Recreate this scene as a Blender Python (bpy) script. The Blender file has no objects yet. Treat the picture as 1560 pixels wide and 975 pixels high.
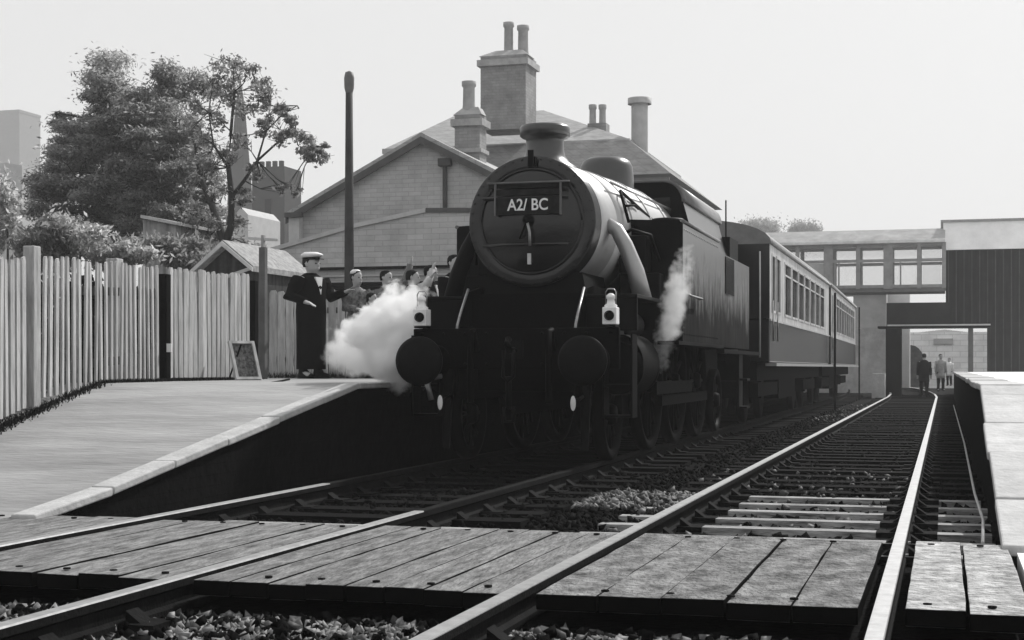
import bpy, bmesh, math, random
import numpy as np
from mathutils import Vector, Matrix
random.seed(7); np.random.seed(7)
SC = bpy.context.scene
COL = SC.collection
# ------------------------------------------------------------------ camera
TH = math.radians(16.0); F = 2298.0; H = 0.936          # yaw from the track, focal length in photo pixels, eye height over the rails
CO, SI = math.cos(TH), math.sin(TH)
cam = bpy.data.cameras.new('camera'); camo = bpy.data.objects.new('camera', cam); COL.objects.link(camo)
camo.location = (0, 0, H); camo.rotation_euler = (math.pi/2, 0, TH)
cam.sensor_width = 36.0; cam.lens = 36.0*F/1560.0; cam.shift_y = (560-487.5)/1560.0
cam.clip_start = 0.1; cam.clip_end = 3000
SC.camera = camo
# ------------------------------------------------------------------ world and sun
SUN_EL = math.radians(40); SUN_AZ = math.radians(22)    # azimuth from +Y towards +X
SKY_K = 0.135; SUN_K = 4.2
w = bpy.data.worlds.new('World'); SC.world = w; w.use_nodes = True
nt = w.node_tree; nt.nodes.clear()
sky = nt.nodes.new('ShaderNodeTexSky'); sky.sky_type = 'NISHITA'; sky.sun_disc = False
sky.sun_elevation = SUN_EL; sky.sun_rotation = SUN_AZ; sky.dust_density = 4.0; sky.air_density = 1.5; sky.ozone_density = 0.5
bw = nt.nodes.new('ShaderNodeRGBToBW'); nt.links.new(sky.outputs[0], bw.inputs[0])
ms = nt.nodes.new('ShaderNodeMath'); ms.operation = 'MULTIPLY_ADD'; ms.inputs[1].default_value = 0.12; ms.inputs[2].default_value = 5.3
nt.links.new(bw.outputs[0], ms.inputs[0])
bg = nt.nodes.new('ShaderNodeBackground'); bg.inputs[1].default_value = SKY_K
nt.links.new(ms.outputs[0], bg.inputs[0])
wo = nt.nodes.new('ShaderNodeOutputWorld'); nt.links.new(bg.outputs[0], wo.inputs[0])
sd = Vector((math.sin(SUN_AZ)*math.cos(SUN_EL), math.cos(SUN_AZ)*math.cos(SUN_EL), math.sin(SUN_EL)))
sl = bpy.data.lights.new('sun', 'SUN'); sl.energy = SUN_K; sl.angle = math.radians(0.6); sl.color = (1, 0.99, 0.975)
so = bpy.data.objects.new('sun', sl); COL.objects.link(so); so.location = (20, 40, 60)
so.rotation_euler = sd.to_track_quat('Z', 'Y').to_euler()
SC.view_settings.view_transform = 'Standard'; SC.view_settings.look = 'None'
SC.view_settings.exposure = 0.0; SC.view_settings.gamma = 1.0
SC.cycles.volume_bounces = 24; SC.cycles.max_bounces = 24
SC.cycles.volume_max_steps = 128; SC.cycles.volume_step_rate = 1.5

# ------------------------------------------------------------------ place finding
def zc_at(px, D): return CO*D/(1 - SI*CO*(1439-px)/F)
def P(px, py, D):
    "world point seen at (px,py) that stands D metres along the track"
    zc = zc_at(px, D); return Vector((-(1439-px)*CO*zc/F, D, H+(560-py)*zc/F))
def PZ(px, py, zc):
    X = (1439-px)*CO*zc/F; return Vector((-X, (zc-SI*X)/CO, H+(560-py)*zc/F))

# ------------------------------------------------------------------ materials
MATS = {}
def mat(name, col, rough=0.8, var=0.25, scale=4.0, bump=0.0, bscale=30.0, metal=0.0, spec=None, stretch=None, ior=1.5, island=0.0, brick=None, streak=0.0):
    if name in MATS: return MATS[name]
    m = bpy.data.materials.new(name); m.use_nodes = True; t = m.node_tree; n = t.nodes; L = t.links
    b = n['Principled BSDF']; b.inputs['Roughness'].default_value = rough; b.inputs['Metallic'].default_value = metal
    b.inputs['Specular IOR Level'].default_value = spec if spec is not None else (.03 if col < .03 else .12 if col < .1 else .4); b.inputs['IOR'].default_value = ior
    geo = n.new('ShaderNodeNewGeometry'); mp = n.new('ShaderNodeMapping'); L.new(geo.outputs['Position'], mp.inputs[0])
    if stretch: mp.inputs['Scale'].default_value = stretch
    nz = n.new('ShaderNodeTexNoise'); nz.inputs['Scale'].default_value = scale; nz.inputs['Detail'].default_value = 6; nz.inputs['Roughness'].default_value = 0.65
    L.new(mp.outputs[0], nz.inputs['Vector'])
    mr = n.new('ShaderNodeMapRange'); mr.inputs['From Min'].default_value = 0.3; mr.inputs['From Max'].default_value = 0.7
    mr.inputs['To Min'].default_value = 1-var; mr.inputs['To Max'].default_value = 1+var
    L.new(nz.outputs[0], mr.inputs[0]); val = mr.outputs[0]
    def mul(a, c):
        x = n.new('ShaderNodeMath'); x.operation = 'MULTIPLY'; L.new(a, x.inputs[0])
        if isinstance(c, float): x.inputs[1].default_value = c
        else: L.new(c, x.inputs[1])
        return x.outputs[0]
    if island:
        r = n.new('ShaderNodeMapRange'); r.inputs['To Min'].default_value = 1-island; r.inputs['To Max'].default_value = 1+island
        L.new(geo.outputs['Random Per Island'], r.inputs[0]); val = mul(val, r.outputs[0])
        oi = n.new('ShaderNodeObjectInfo'); r2 = n.new('ShaderNodeMapRange'); r2.inputs['To Min'].default_value = 1-island*.6; r2.inputs['To Max'].default_value = 1+island*.6
        L.new(oi.outputs['Random'], r2.inputs[0]); val = mul(val, r2.outputs[0])
    if streak:
        mp2 = n.new('ShaderNodeMapping'); L.new(geo.outputs['Position'], mp2.inputs[0]); mp2.inputs['Scale'].default_value = (9, 9, 0.8)
        nz2 = n.new('ShaderNodeTexNoise'); nz2.inputs['Scale'].default_value = 1.0; nz2.inputs['Detail'].default_value = 5; L.new(mp2.outputs[0], nz2.inputs['Vector'])
        r3 = n.new('ShaderNodeMapRange'); r3.inputs['From Min'].default_value = 0.35; r3.inputs['From Max'].default_value = 0.65; r3.inputs['To Min'].default_value = 1-streak; r3.inputs['To Max'].default_value = 1+streak*.4
        L.new(nz2.outputs[0], r3.inputs[0]); val = mul(val, r3.outputs[0])
    h = nz.outputs[0]
    if brick:
        cb = n.new('ShaderNodeCombineXYZ'); sp = n.new('ShaderNodeSeparateXYZ'); L.new(geo.outputs['Position'], sp.inputs[0])
        ad = n.new('ShaderNodeMath'); L.new(sp.outputs[0], ad.inputs[0]); L.new(sp.outputs[1], ad.inputs[1])
        L.new(ad.outputs[0], cb.inputs[0]); L.new(sp.outputs[2], cb.inputs[1])
        bt = n.new('ShaderNodeTexBrick'); L.new(cb.outputs[0], bt.inputs['Vector']); bt.inputs['Scale'].default_value = 1.0
        bt.inputs['Brick Width'].default_value = brick[0]; bt.inputs['Row Height'].default_value = brick[1]; bt.inputs['Mortar Size'].default_value = brick[1]*.07
        bt.inputs['Color1'].default_value = (1.06,)*3+(1,); bt.inputs['Color2'].default_value = (.92,)*3+(1,); bt.inputs['Mortar'].default_value = (.78,)*3+(1,)
        bb = n.new('ShaderNodeRGBToBW'); L.new(bt.outputs[0], bb.inputs[0]); val = mul(val, bb.outputs[0])
        h = mul(bb.outputs[0], 1.0)
    L.new(mul(val, float(col)), b.inputs['Base Color'])
    if bump:
        nb = n.new('ShaderNodeTexNoise'); nb.inputs['Scale'].default_value = bscale; nb.inputs['Detail'].default_value = 8; L.new(mp.outputs[0], nb.inputs['Vector'])
        bp = n.new('ShaderNodeBump'); bp.inputs['Strength'].default_value = min(1, bump); bp.inputs['Distance'].default_value = 0.02*max(1, bump)
        hh = nb.outputs[0]
        if brick:
            a2 = n.new('ShaderNodeMath'); L.new(nb.outputs[0], a2.inputs[0]); L.new(h, a2.inputs[1]); hh = a2.outputs[0]
        L.new(hh, bp.inputs['Height']); L.new(bp.outputs[0], b.inputs['Normal'])
    MATS[name] = m; return m

BLK = mat('black_paint', .003, .55, .35, 3, .10, 40, spec=.07)
SMK = mat('smokebox_black', .007, .26, .7, 2.2, .25, 9, spec=.5)
FITM = mat('black_enamel', .02, .30, .4, 4, .08, 20, spec=.8)
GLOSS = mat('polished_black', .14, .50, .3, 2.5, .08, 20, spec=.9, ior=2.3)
TANKM = mat('streaked_tank_paint', .014, .24, .4, 2.0, .06, 12, spec=.8, ior=1.8, streak=.6)
SOOT_SHADE = mat('soot_shade_black', .002, .6, .4, 6, .2, 40)
STEEL = mat('steel', .35, .3, .2, 10, metal=1.0)
RAILT = mat('rail_steel', .42, .45, .2, 12, .05, 60, metal=1.0)
RAILS = mat('rail_rust_shade', .010, .8, .4, 12, .3, 60)
WHITEP = mat('white_paint', .75, .5, .12, 8)
CREAM = mat('cream_paint', .50, .4, .2, 4, streak=.35)
MAROON = mat('dark_coach_paint', .010, .25, .3, 3, streak=.3, spec=.5)
ROOFC = mat('coach_roof', .16, .6, .3, 3)
GLASSD = mat('dark_window_glass', .006, .12, .1, 1, spec=.3)
BALL = mat('track_bed', .005, .95, .7, 9, 1.5, 22)
STONE1 = mat('ballast_stone', .10, .7, .5, 30, island=.95)
STONE2 = mat('sooty_stone', .004, .85, .5, 30, island=.9)
SLEEP = mat('sleeper_wood', .30, .8, .9, 3.5, .6, 30, stretch=(1, 8, 8), island=.25)
SLEEPD = mat('oily_sleeper_wood', .006, .8, .4, 6, .6, 30, stretch=(1, 8, 8), island=.3)
PLANK = mat('crossing_timber', .21, .85, .75, 4.2, 2.5, 14, stretch=(5, .9, 5), island=.14)
PLANKD = mat('worn_crossing_timber', .20, .9, .95, 5, 3.0, 24, stretch=(1.6, .9, 1), island=.2)
SLAB = mat('pale_crossing_slab', .42, .85, .7, 9, 3.0, 26, island=.1)
PLAT = mat('platform_surface', .29, .9, .38, .9, .8, 12, stretch=(.5, 1.6, 1))
PLATR = mat('pale_platform_surface', .84, .85, .12, 1.5, .3, 20)
COPE = mat('coping_stone', .46, .8, .2, 4, .5, 20, island=.12)
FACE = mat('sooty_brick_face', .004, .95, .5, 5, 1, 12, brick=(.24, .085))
FENCE = mat('weathered_fence_board', .42, .8, .35, 3, .5, 20, stretch=(6, 6, .7), island=.3)
FENCED = mat('dark_fence_timber', .04, .85, .4, 5)
STONEW = mat('stone_wall', .40, .9, .22, 1.2, .6, 14, brick=(.34, .11))
STONEW2 = mat('pale_stone_wall', .44, .9, .2, 1.0, .6, 14, brick=(.40, .13))
BRICKC = mat('chimney_brick', .26, .9, .25, 2, .5, 14, brick=(.24, .085))
SLATE = mat('slate', .32, .6, .2, 3, .4, 12, brick=(.3, .22))
DARKW = mat('dark_timber', .03, .7, .3, 5)
COPING = mat('pale_coping', .45, .8, .15, 3)
CLAY = mat('clay_pot', .33, .8, .2, 4)
FOL = mat('dark_needles', .11, .8, .45, .7, island=.45)
FOL2 = mat('leaf', .12, .75, .4, 1.2, island=.4)
FOL3 = mat('pale_leaf', .20, .75, .3, 1.4, island=.35)
for fm_ in (FOL, FOL2, FOL3):
    n_ = fm_.node_tree.nodes; b_ = n_['Principled BSDF']; t_ = n_.new('ShaderNodeBsdfTranslucent'); mx_ = n_.new('ShaderNodeMixShader'); mx_.inputs[0].default_value = .5
    src_ = b_.inputs['Base Color'].links[0].from_socket; g_ = n_.new('ShaderNodeMath'); g_.operation = 'MULTIPLY'; g_.inputs[1].default_value = 4.0
    fm_.node_tree.links.new(src_, g_.inputs[0]); fm_.node_tree.links.new(g_.outputs[0], t_.inputs[0])
    fm_.node_tree.links.new(b_.outputs[0], mx_.inputs[1]); fm_.node_tree.links.new(t_.outputs[0], mx_.inputs[2]); fm_.node_tree.links.new(mx_.outputs[0], n_['Material Output'].inputs[0])
BARK = mat('bark', .035, .9, .3, 8, .5, 20)
GRASS = mat('grass_blade', .02, .8, .3, 5, island=.5)
EARTH = mat('earth', .02, .95, .4, 2, .8, 8)
CHURCH = mat('church_stone', .045, .95, .2, .5)
PALEB = mat('pale_render', .5, .9, .1, 1)
CLADS = mat('cladding_strip_paint', .045, .8, .4, 2, island=.5)
CLAD = mat('dark_cladding', .016, .8, .35, 2, streak=.5)
LIGHTW = mat('bright_wall', .8, .9, .15, 1.2, .3, 6, brick=(.8, .3))
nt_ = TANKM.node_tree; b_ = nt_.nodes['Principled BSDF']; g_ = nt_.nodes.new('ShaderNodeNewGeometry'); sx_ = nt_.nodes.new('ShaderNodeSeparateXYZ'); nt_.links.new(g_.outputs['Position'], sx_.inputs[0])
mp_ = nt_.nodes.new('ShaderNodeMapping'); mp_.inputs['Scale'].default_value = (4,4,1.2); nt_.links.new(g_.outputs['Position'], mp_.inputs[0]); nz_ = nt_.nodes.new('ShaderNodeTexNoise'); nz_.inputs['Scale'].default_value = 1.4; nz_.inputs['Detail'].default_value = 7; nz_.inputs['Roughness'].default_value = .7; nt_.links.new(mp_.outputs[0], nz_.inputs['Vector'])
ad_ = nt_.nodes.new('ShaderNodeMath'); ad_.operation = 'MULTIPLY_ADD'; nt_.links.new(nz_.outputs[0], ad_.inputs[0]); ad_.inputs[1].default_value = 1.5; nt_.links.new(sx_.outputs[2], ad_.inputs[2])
mr_ = nt_.nodes.new('ShaderNodeMapRange'); mr_.inputs['From Min'].default_value = 2.3; mr_.inputs['From Max'].default_value = 3.1; mr_.inputs['To Min'].default_value = .02; mr_.inputs['To Max'].default_value = 1.0; nt_.links.new(ad_.outputs[0], mr_.inputs[0]); nt_.links.new(mr_.outputs[0], b_.inputs['Specular IOR Level'])  # less specular towards the bottom, broken by noise
m2_ = nt_.nodes.new('ShaderNodeMapRange'); m2_.inputs['From Min'].default_value = 2.4; m2_.inputs['From Max'].default_value = 2.9; m2_.inputs['To Min'].default_value = .95; m2_.inputs['To Max'].default_value = .30; nt_.links.new(ad_.outputs[0], m2_.inputs[0]); nt_.links.new(m2_.outputs[0], b_.inputs['Roughness'])  # rougher towards the bottom
GREYP = mat('grey_panel', .38, .8, .2, 1.5)
TIMB = mat('bridge_timber', .26, .8, .2, 3)
SKIN = mat('skin', .38, .6, .08, 6)
HAIRD = mat('dark_hair', .012, .6, .3, 20)
CLOTHD = mat('dark_cloth', .004, .9, .3, 12, .3, 60)
CLOTHL = mat('light_cloth', .42, .9, .25, 9, .3, 60)
CLOTHM = mat('mottled_cloth', .16, .9, .9, 14, .3, 60)
CLOTHG = mat('grey_cloth', .12, .9, .5, 8, .3, 60)
BLACKG = mat('black_glass', .01, .1, .1, 3)
GLASSL = None
def glass_mat():
    m = bpy.data.materials.new('milky_glass'); m.use_nodes = True; t = m.node_tree; n = t.nodes; L = t.links
    out = n['Material Output']; n.remove(n['Principled BSDF'])
    tr = n.new('ShaderNodeBsdfTransparent'); df = n.new('ShaderNodeBsdfTranslucent'); df.inputs[0].default_value = (.85,.85,.85,1)
    d2 = n.new('ShaderNodeBsdfDiffuse'); d2.inputs[0].default_value = (.75,.75,.75,1)
    m1 = n.new('ShaderNodeMixShader'); m1.inputs[0].default_value = .5; L.new(df.outputs[0], m1.inputs[1]); L.new(d2.outputs[0], m1.inputs[2])
    m2 = n.new('ShaderNodeMixShader'); m2.inputs[0].default_value = .14; L.new(tr.outputs[0], m2.inputs[1]); L.new(m1.outputs[0], m2.inputs[2])
    L.new(m2.outputs[0], out.inputs[0]); return m
GLASSL = glass_mat()

# ------------------------------------------------------------------ mesh helpers
class MB:
    def __init__(s): s.v = []; s.f = []; s.sm = []
    def add(s, vs, fs, smooth=False):
        b = len(s.v); s.v += [tuple(p) for p in vs]
        for f in fs: s.f.append([b+i for i in f]); s.sm.append(smooth)
        return s
    def box(s, a, b):
        x0, y0, z0 = [min(a[i], b[i]) for i in range(3)]; x1, y1, z1 = [max(a[i], b[i]) for i in range(3)]
        return s.add([(x0,y0,z0),(x1,y0,z0),(x1,y1,z0),(x0,y1,z0),(x0,y0,z1),(x1,y0,z1),(x1,y1,z1),(x0,y1,z1)],
                     [(0,3,2,1),(4,5,6,7),(0,1,5,4),(1,2,6,5),(2,3,7,6),(3,0,4,7)])
    def prism(s, poly, d):
        "closed polygon (3d, planar) pushed along vector d"
        n = len(poly); d = Vector(d); vs = [Vector(p) for p in poly]+[Vector(p)+d for p in poly]
        return s.add(vs, [list(range(n))[::-1], list(range(n, 2*n))]+[(i, (i+1)%n, n+(i+1)%n, n+i) for i in range(n)])
    def tube(s, pts, r, n=10, cap=True, smooth=True, rr=None):
        pts = [Vector(p) for p in pts]; k = len(pts); b = len(s.v); up = Vector((0,0,1))
        for i, p in enumerate(pts):
            d = (pts[min(i+1,k-1)]-pts[max(i-1,0)]).normalized()
            u = d.cross(up);
            if u.length < .05: u = d.cross(Vector((1,0,0)))
            u.normalize(); v = u.cross(d); r1 = rr[i] if rr else r
            for j in range(n):
                a = 2*math.pi*j/n; s.v.append(tuple(p+u*(r1*math.cos(a))+v*(r1*math.sin(a))))
        for i in range(k-1):
            for j in range(n):
                s.f.append([b+i*n+j, b+i*n+(j+1)%n, b+(i+1)*n+(j+1)%n, b+(i+1)*n+j]); s.sm.append(smooth)
        if cap:
            s.f.append([b+j for j in range(n)][::-1]); s.sm.append(False); s.f.append([b+(k-1)*n+j for j in range(n)]); s.sm.append(False)
        return s
    def lathe(s, prof, o, axis='z', n=32, smooth=True):
        "prof: (radius, height) pairs; axis z up or y along the track"
        b = len(s.v); o = Vector(o)
        for r, h in prof:
            for j in range(n):
                a = 2*math.pi*j/n; c, q = r*math.cos(a), r*math.sin(a)
                p = (c, q, h) if axis == 'z' else ((c, h, q) if axis == 'y' else (h, c, q))
                s.v.append(tuple(o+Vector(p)))
        for i in range(len(prof)-1):
            for j in range(n):
                s.f.append([b+i*n+j, b+i*n+(j+1)%n, b+(i+1)*n+(j+1)%n, b+(i+1)*n+j]); s.sm.append(smooth)
        return s
    def loft(s, secs, n=14, cap=True):
        "secs: (centre, rx, ry) horizontal ellipses from low to high"
        b = len(s.v)
        for c, rx, ry in secs:
            for j in range(n):
                a = 2*math.pi*j/n; s.v.append((c[0]+rx*math.cos(a), c[1]+ry*math.sin(a), c[2]))
        for i in range(len(secs)-1):
            for j in range(n): s.f.append([b+i*n+j, b+i*n+(j+1)%n, b+(i+1)*n+(j+1)%n, b+(i+1)*n+j]); s.sm.append(True)
        if cap:
            s.f.append([b+j for j in range(n)][::-1]); s.sm.append(True); m = b+(len(secs)-1)*n; s.f.append([m+j for j in range(n)]); s.sm.append(True)
        return s
    def mesh(s, name, m, off=None):
        me = bpy.data.meshes.new(name); o = Vector(off) if off is not None else Vector()
        me.from_pydata([tuple(Vector(p)-o) for p in s.v], [], s.f); me.materials.append(m)
        me.polygons.foreach_set('use_smooth', s.sm)
        bm = bmesh.new(); bm.from_mesh(me); bmesh.ops.recalc_face_normals(bm, faces=bm.faces); bm.to_mesh(me); bm.free()
        me.update(); return me
    def build(s, name, m, parent=None, bevel=0, off=None):
        if parent is not None and off is None: off = ROOT(parent)
        o = bpy.data.objects.new(name, s.mesh(name, m, off)); COL.objects.link(o)
        if parent is not None: o.parent = parent
        elif off is not None: o.location = off
        if bevel:
            md = o.modifiers.new('bevel', 'BEVEL'); md.width = bevel; md.segments = 2; md.limit_method = 'ANGLE'
        return o
def ROOT(o):
    while o.parent: o = o.parent
    return o.location if o.type == 'EMPTY' else Vector()
def thing(name, label, cat, loc=(0,0,0), rz=0, group=None, kind=None):
    o = bpy.data.objects.new(name, None); COL.objects.link(o); o.location = loc; o.rotation_euler = (0,0,rz); o.empty_display_size = .2
    return tag(o, label, cat, group, kind)
def tag(o, label=None, cat=None, group=None, kind=None):
    if label: o['label'] = label
    if cat: o['category'] = cat
    if group: o['group'] = group
    if kind: o['kind'] = kind
    return o
def inst(name, me, parent, loc, rot=(0,0,0), sc=(1,1,1)):
    o = bpy.data.objects.new(name, me); COL.objects.link(o); o.parent = parent; o.location = loc; o.rotation_euler = rot; o.scale = sc; return o
def npmesh(name, V, Fq, m, parent=None, kind=None, smooth=False):
    me = bpy.data.meshes.new(name); k = Fq.shape[1]
    me.vertices.add(len(V)); me.vertices.foreach_set('co', V.astype(np.float32).ravel())
    me.loops.add(Fq.size); me.loops.foreach_set('vertex_index', Fq.astype(np.int32).ravel())
    me.polygons.add(len(Fq)); me.polygons.foreach_set('loop_start', np.arange(0, Fq.size, k, dtype=np.int32))
    me.update(calc_edges=True); me.materials.append(m)
    if smooth: me.polygons.foreach_set('use_smooth', [True]*len(Fq))
    o = bpy.data.objects.new(name, me); COL.objects.link(o)
    if parent: o.parent = parent
    if kind: o['kind'] = kind
    return o

# ------------------------------------------------------------------ the tracks' lines
def bend(D): return max(0, D-48)**2/520.0
XR = 0.985; XT = 4.02                                     # track centres, metres left of the camera
RAMP0, RAMP1, PH = 8.55, 13.8, .775
def plat_z(D): return PH*min(1, max(0, (D-RAMP0)/(RAMP1-RAMP0)))

# ground: one sheet to the horizon
g = MB()
xs = [-900,-120,-40,-14,-6.3,-5,-3,-1,0,.6,8,40,120,900]; ys = [-60,0,4,6,8.4,14,22,40,70,110,300,2200]
def gz(x, y): return -.17 if x > -6.4 or y < 6 else (-.17 if y < 8.6 else -.17)
for i, x in enumerate(xs):
    for y in ys: g.v.append((x, y, gz(x, y)))
for i in range(len(xs)-1):
    for j in range(len(ys)-1):
        a = i*len(ys)+j; g.f.append([a, a+len(ys), a+len(ys)+1, a+1]); g.sm.append(False)
tag(g.build('ground', BALL), kind='structure')

# left platform with ramp
def slab(name, x0, x1, m, yend, skew=0):
    mb = MB(); Y = [RAMP0-.35, RAMP0, 9.5, 10.5, 11.5, 12.6, RAMP1, 18, 25, 40, yend]
    prof = []
    for y in Y:
        z = plat_z(y) if y > RAMP0 else -.012
        prof.append((y, z))
    n = len(prof)
    vs = [(x0, y, z) for y, z in prof]+[(x1, y, z) for y, z in prof]+[(x0, y, -.3) for y, z in prof]+[(x1, y, -.3) for y, z in prof]
    fs = []
    for i in range(n-1):
        fs += [(i, i+1, n+i+1, n+i), (2*n+i, 2*n+i+1, i+1, i), (n+i, n+i+1, 3*n+i+1, 3*n+i)]
    fs += [(0, n, 3*n, 2*n), (n-1, 2*n-1, 4*n-1, 3*n-1)]
    mb.add(vs, fs); return tag(mb.build(name, m), kind='structure')
slab('platform_left', -26, -5.69, PLAT, 95)
slab('platform_right', .72, 30, PLATR, 64)
def plat_edge(name, xf, xb, yend, face_m, cope_m, w, seg, brk):
    "brick wall under a row of coping stones"
    t = thing(name, None, None, (0,0,0)); tag(t, kind='structure'); del_keys(t)
    mb = MB(); ys = [RAMP0-.02, 9.5, 11, 12.5, RAMP1, 20, 40, yend]
    for a, b in zip(ys[:-1], ys[1:]):
        za, zb = plat_z(a)-.055, plat_z(b)-.055
        x0, x1 = sorted((xf, xb)); za = max(za, -.12); zb = max(zb, -.12)
        mb.add([(x0,a,-.3),(x1,a,-.3),(x1,b,-.3),(x0,b,-.3),(x0,a,za),(x1,a,za),(x1,b,zb),(x0,b,zb)],
               [(0,1,5,4),(1,2,6,5),(2,3,7,6),(3,0,4,7),(4,5,6,7)])
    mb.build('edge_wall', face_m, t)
    y = RAMP0-.25; i = 0
    while y < yend-seg:
        L = seg*(random.uniform(.85, 1.15)); a, b = y+.006, y+L-.006
        if i > 60: break
        if a < RAMP1 < b: b = RAMP1
        L = b-a+.012; dz = random.uniform(-.006, .006)
        x0, x1 = sorted((xf+brk[0], xb+brk[1])); j = random.uniform(-.012, .012)
        za, zb = plat_z(a)+.012+dz, plat_z(b)+.012+dz
        c = MB().add([(x0+j,a,za-.06),(x1,a,za-.06),(x1,b,zb-.06),(x0+j,b,zb-.06),(x0+j,a,za),(x1,a,za),(x1,b,zb),(x0+j,b,zb)],
                     [(0,3,2,1),(4,5,6,7),(0,1,5,4),(1,2,6,5),(2,3,7,6),(3,0,4,7)])
        c.build('coping_stone', cope_m, t, bevel=.012)
        y += L; i += 1
    return t
def del_keys(o):
    for k in ('label', 'category'):
        if k in o: del o[k]
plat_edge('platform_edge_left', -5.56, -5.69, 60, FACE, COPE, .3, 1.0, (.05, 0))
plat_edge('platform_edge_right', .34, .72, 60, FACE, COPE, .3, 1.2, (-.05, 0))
# far side of the tracks and the ground beyond the fences
mb = MB(); mb.add([(-7.9,8.4,.02),(-60,8.4,.0),(-60,95,.6),(-9.2,95,.6),(-9.2,20,.7)], [(0,4,3,2,1)])
# garden ground rising behind the fence
gm = MB(); n0 = 9
GX = [-9.3,-12,-16,-24,-40,-90]; GY = [10,14,18,24,32,45,70,120]
for x in GX:
    for y in GY: gm.v.append((x-(0 if y > 16 else (16-y)*-.1), y, .70+min(1.6, max(0,(y-22)*.05))*min(1, (-x-9.3)/6)))
for i in range(len(GX)-1):
    for j in range(len(GY)-1):
        a = i*len(GY)+j; gm.f.append([a, a+1, a+len(GY)+1, a+len(GY)]); gm.sm.append(True)
tag(gm.build('garden_ground', EARTH), kind='structure')

# ------------------------------------------------------------------ railway tracks
def rail_mb(xc, y0, y1):
    prof = [(-.034,-.0),(-.034,-.035),(-.010,-.05),(-.010,-.105),(-.03,-.12),(-.03,-.145),(.03,-.145),(.03,-.12),(.010,-.105),(.010,-.05),(.034,-.035),(.034,0)]
    ys = [y0]+[y for y in range(50, 131, 5) if y0 < y < y1]+[y1]
    side, top = MB(), MB(); n = len(prof)
    for y in ys:
        for px, pz in prof: side.v.append((-xc-bend(y)+px, y, pz-.004))
    for k in range(len(ys)-1):
        for i in range(n): side.f.append([k*n+i, k*n+(i+1)%n, (k+1)*n+(i+1)%n, (k+1)*n+i]); side.sm.append(False)
    side.f.append(list(range(n))); side.sm.append(False)
    for y in ys:
        for px, pz in ((-.0345,-.006),(-.031,.002),(.031,.002),(.0345,-.006)): top.v.append((-xc-bend(y)+px, y, pz))
    for k in range(len(ys)-1):
        for i in range(3): top.f.append([k*4+i, k*4+i+1, (k+1)*4+i+1, (k+1)*4+i]); top.sm.append(False)
    return side, top
slp = MB().box((-1.27,-.075,-.08),(1.27,.075,.06)).mesh('sleeper', SLEEP)
slpd = MB().box((-1.27,-.125,-.08),(1.27,.125,.06)).mesh('sleeper_oily', SLEEPD)
ch = MB().box((-.19,-.09,0),(.19,.09,.035)).prism([(-.11,-.05,.035),(-.04,-.05,.035),(-.04,-.05,.085)],(0,.1,0)).prism([(.11,-.05,.035),(.04,-.05,.035),(.04,-.05,.085)],(0,.1,0)).mesh('rail_chair', RAILS)
def track(xc, label, y0, y1, oily, shade_from=(0,0)):
    t = thing('railway_track', label, 'railway track', (0,0,0), kind='structure')
    for s in (-.7175-.034, .7175+.034):
        a, b = rail_mb(xc+s, y0, y1); r = a.build('rail', RAILS, t); gy = shade_from[0] if s > 0 else shade_from[1]
        if gy: b = rail_mb(xc+s, y0, gy)[1]; rail_mb(xc+s, gy, y1)[1].build('shaded_rail_head', RAILS, r)  # rail tops past this point blackened, engine's shadow put into the colour
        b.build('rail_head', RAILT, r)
    y = y0+.2; k = 0
    while y < min(y1, 60):
        if not (5.9 < y < 8.7):
            o = inst('sleeper', slpd if oily(y) else slp, t, (-xc-bend(y)+random.uniform(-.03,.03), y, (-.185 if y > 6 else -.225)+random.uniform(-.008,.008)), (0,0,random.uniform(-.012,.012)))
            if y < 24:
                for s in (-.7515, .7515): inst('rail_chair', ch, t, (-xc-s, y, -.155))
        y += .63; k += 1
    return t
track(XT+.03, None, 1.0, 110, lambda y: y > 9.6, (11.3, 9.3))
track(XR, None, 1.0, 110, lambda y: y > 13)
# ------------------------------------------------------------------ boarded crossing
cr = thing('boarded_crossing', None, None, kind='structure')
CY0, CY1 = 6.1, 8.5
def planks(xa, xb, n, m, jit, z=-.012, gap=.003):
    w = (xb-xa)/n
    for i in range(n):
        a = xa+i*w+gap; b = xa+(i+1)*w-gap; y0 = CY0+random.uniform(-jit, jit); y1 = CY1+random.uniform(-jit, jit)
        dz = random.uniform(-.008, .005)
        mb = MB(); K = 9; vs = []
        for k in range(K+1):
            y = y0+(y1-y0)*k/K; e = [random.uniform(-.003,.003) for _ in range(4)]
            vs += [(-b+e[0], y, z+dz-.07), (-a+e[1], y, z+dz-.07), (-a+e[1], y, z+dz+e[2]*.6), (-b+e[0], y, z+dz+e[3]*.6)]
        fs = [(0,1,2,3), (4*K+3,4*K+2,4*K+1,4*K)]
        for k in range(K):
            for q in range(4): fs.append((4*k+q, 4*k+4+q, 4*k+4+(q+1)%4, 4*k+(q+1)%4))
        mb.add(vs, fs); o = mb.build('plank', m, cr, bevel=.006); o.data.materials.append(SOOT_SHADE)
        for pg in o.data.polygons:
            if abs(pg.normal.z) < .5: pg.material_index = 1  # upright plank faces black, their shade put into the colour
planks(XT+.03-.66, XT+.03+.67, 6, PLANK, .02)
planks(XR+.80, XT+.03-.81, 8, PLANK, .02)
planks(XR-.66, XR+.67, 5, PLANKD, .03)
planks(-.33, XR-.83, 2, SLAB, .015, gap=.006)
planks(XT+.03+.83, 6.6, 6, PLANK, .02)
bh = MB()
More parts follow.
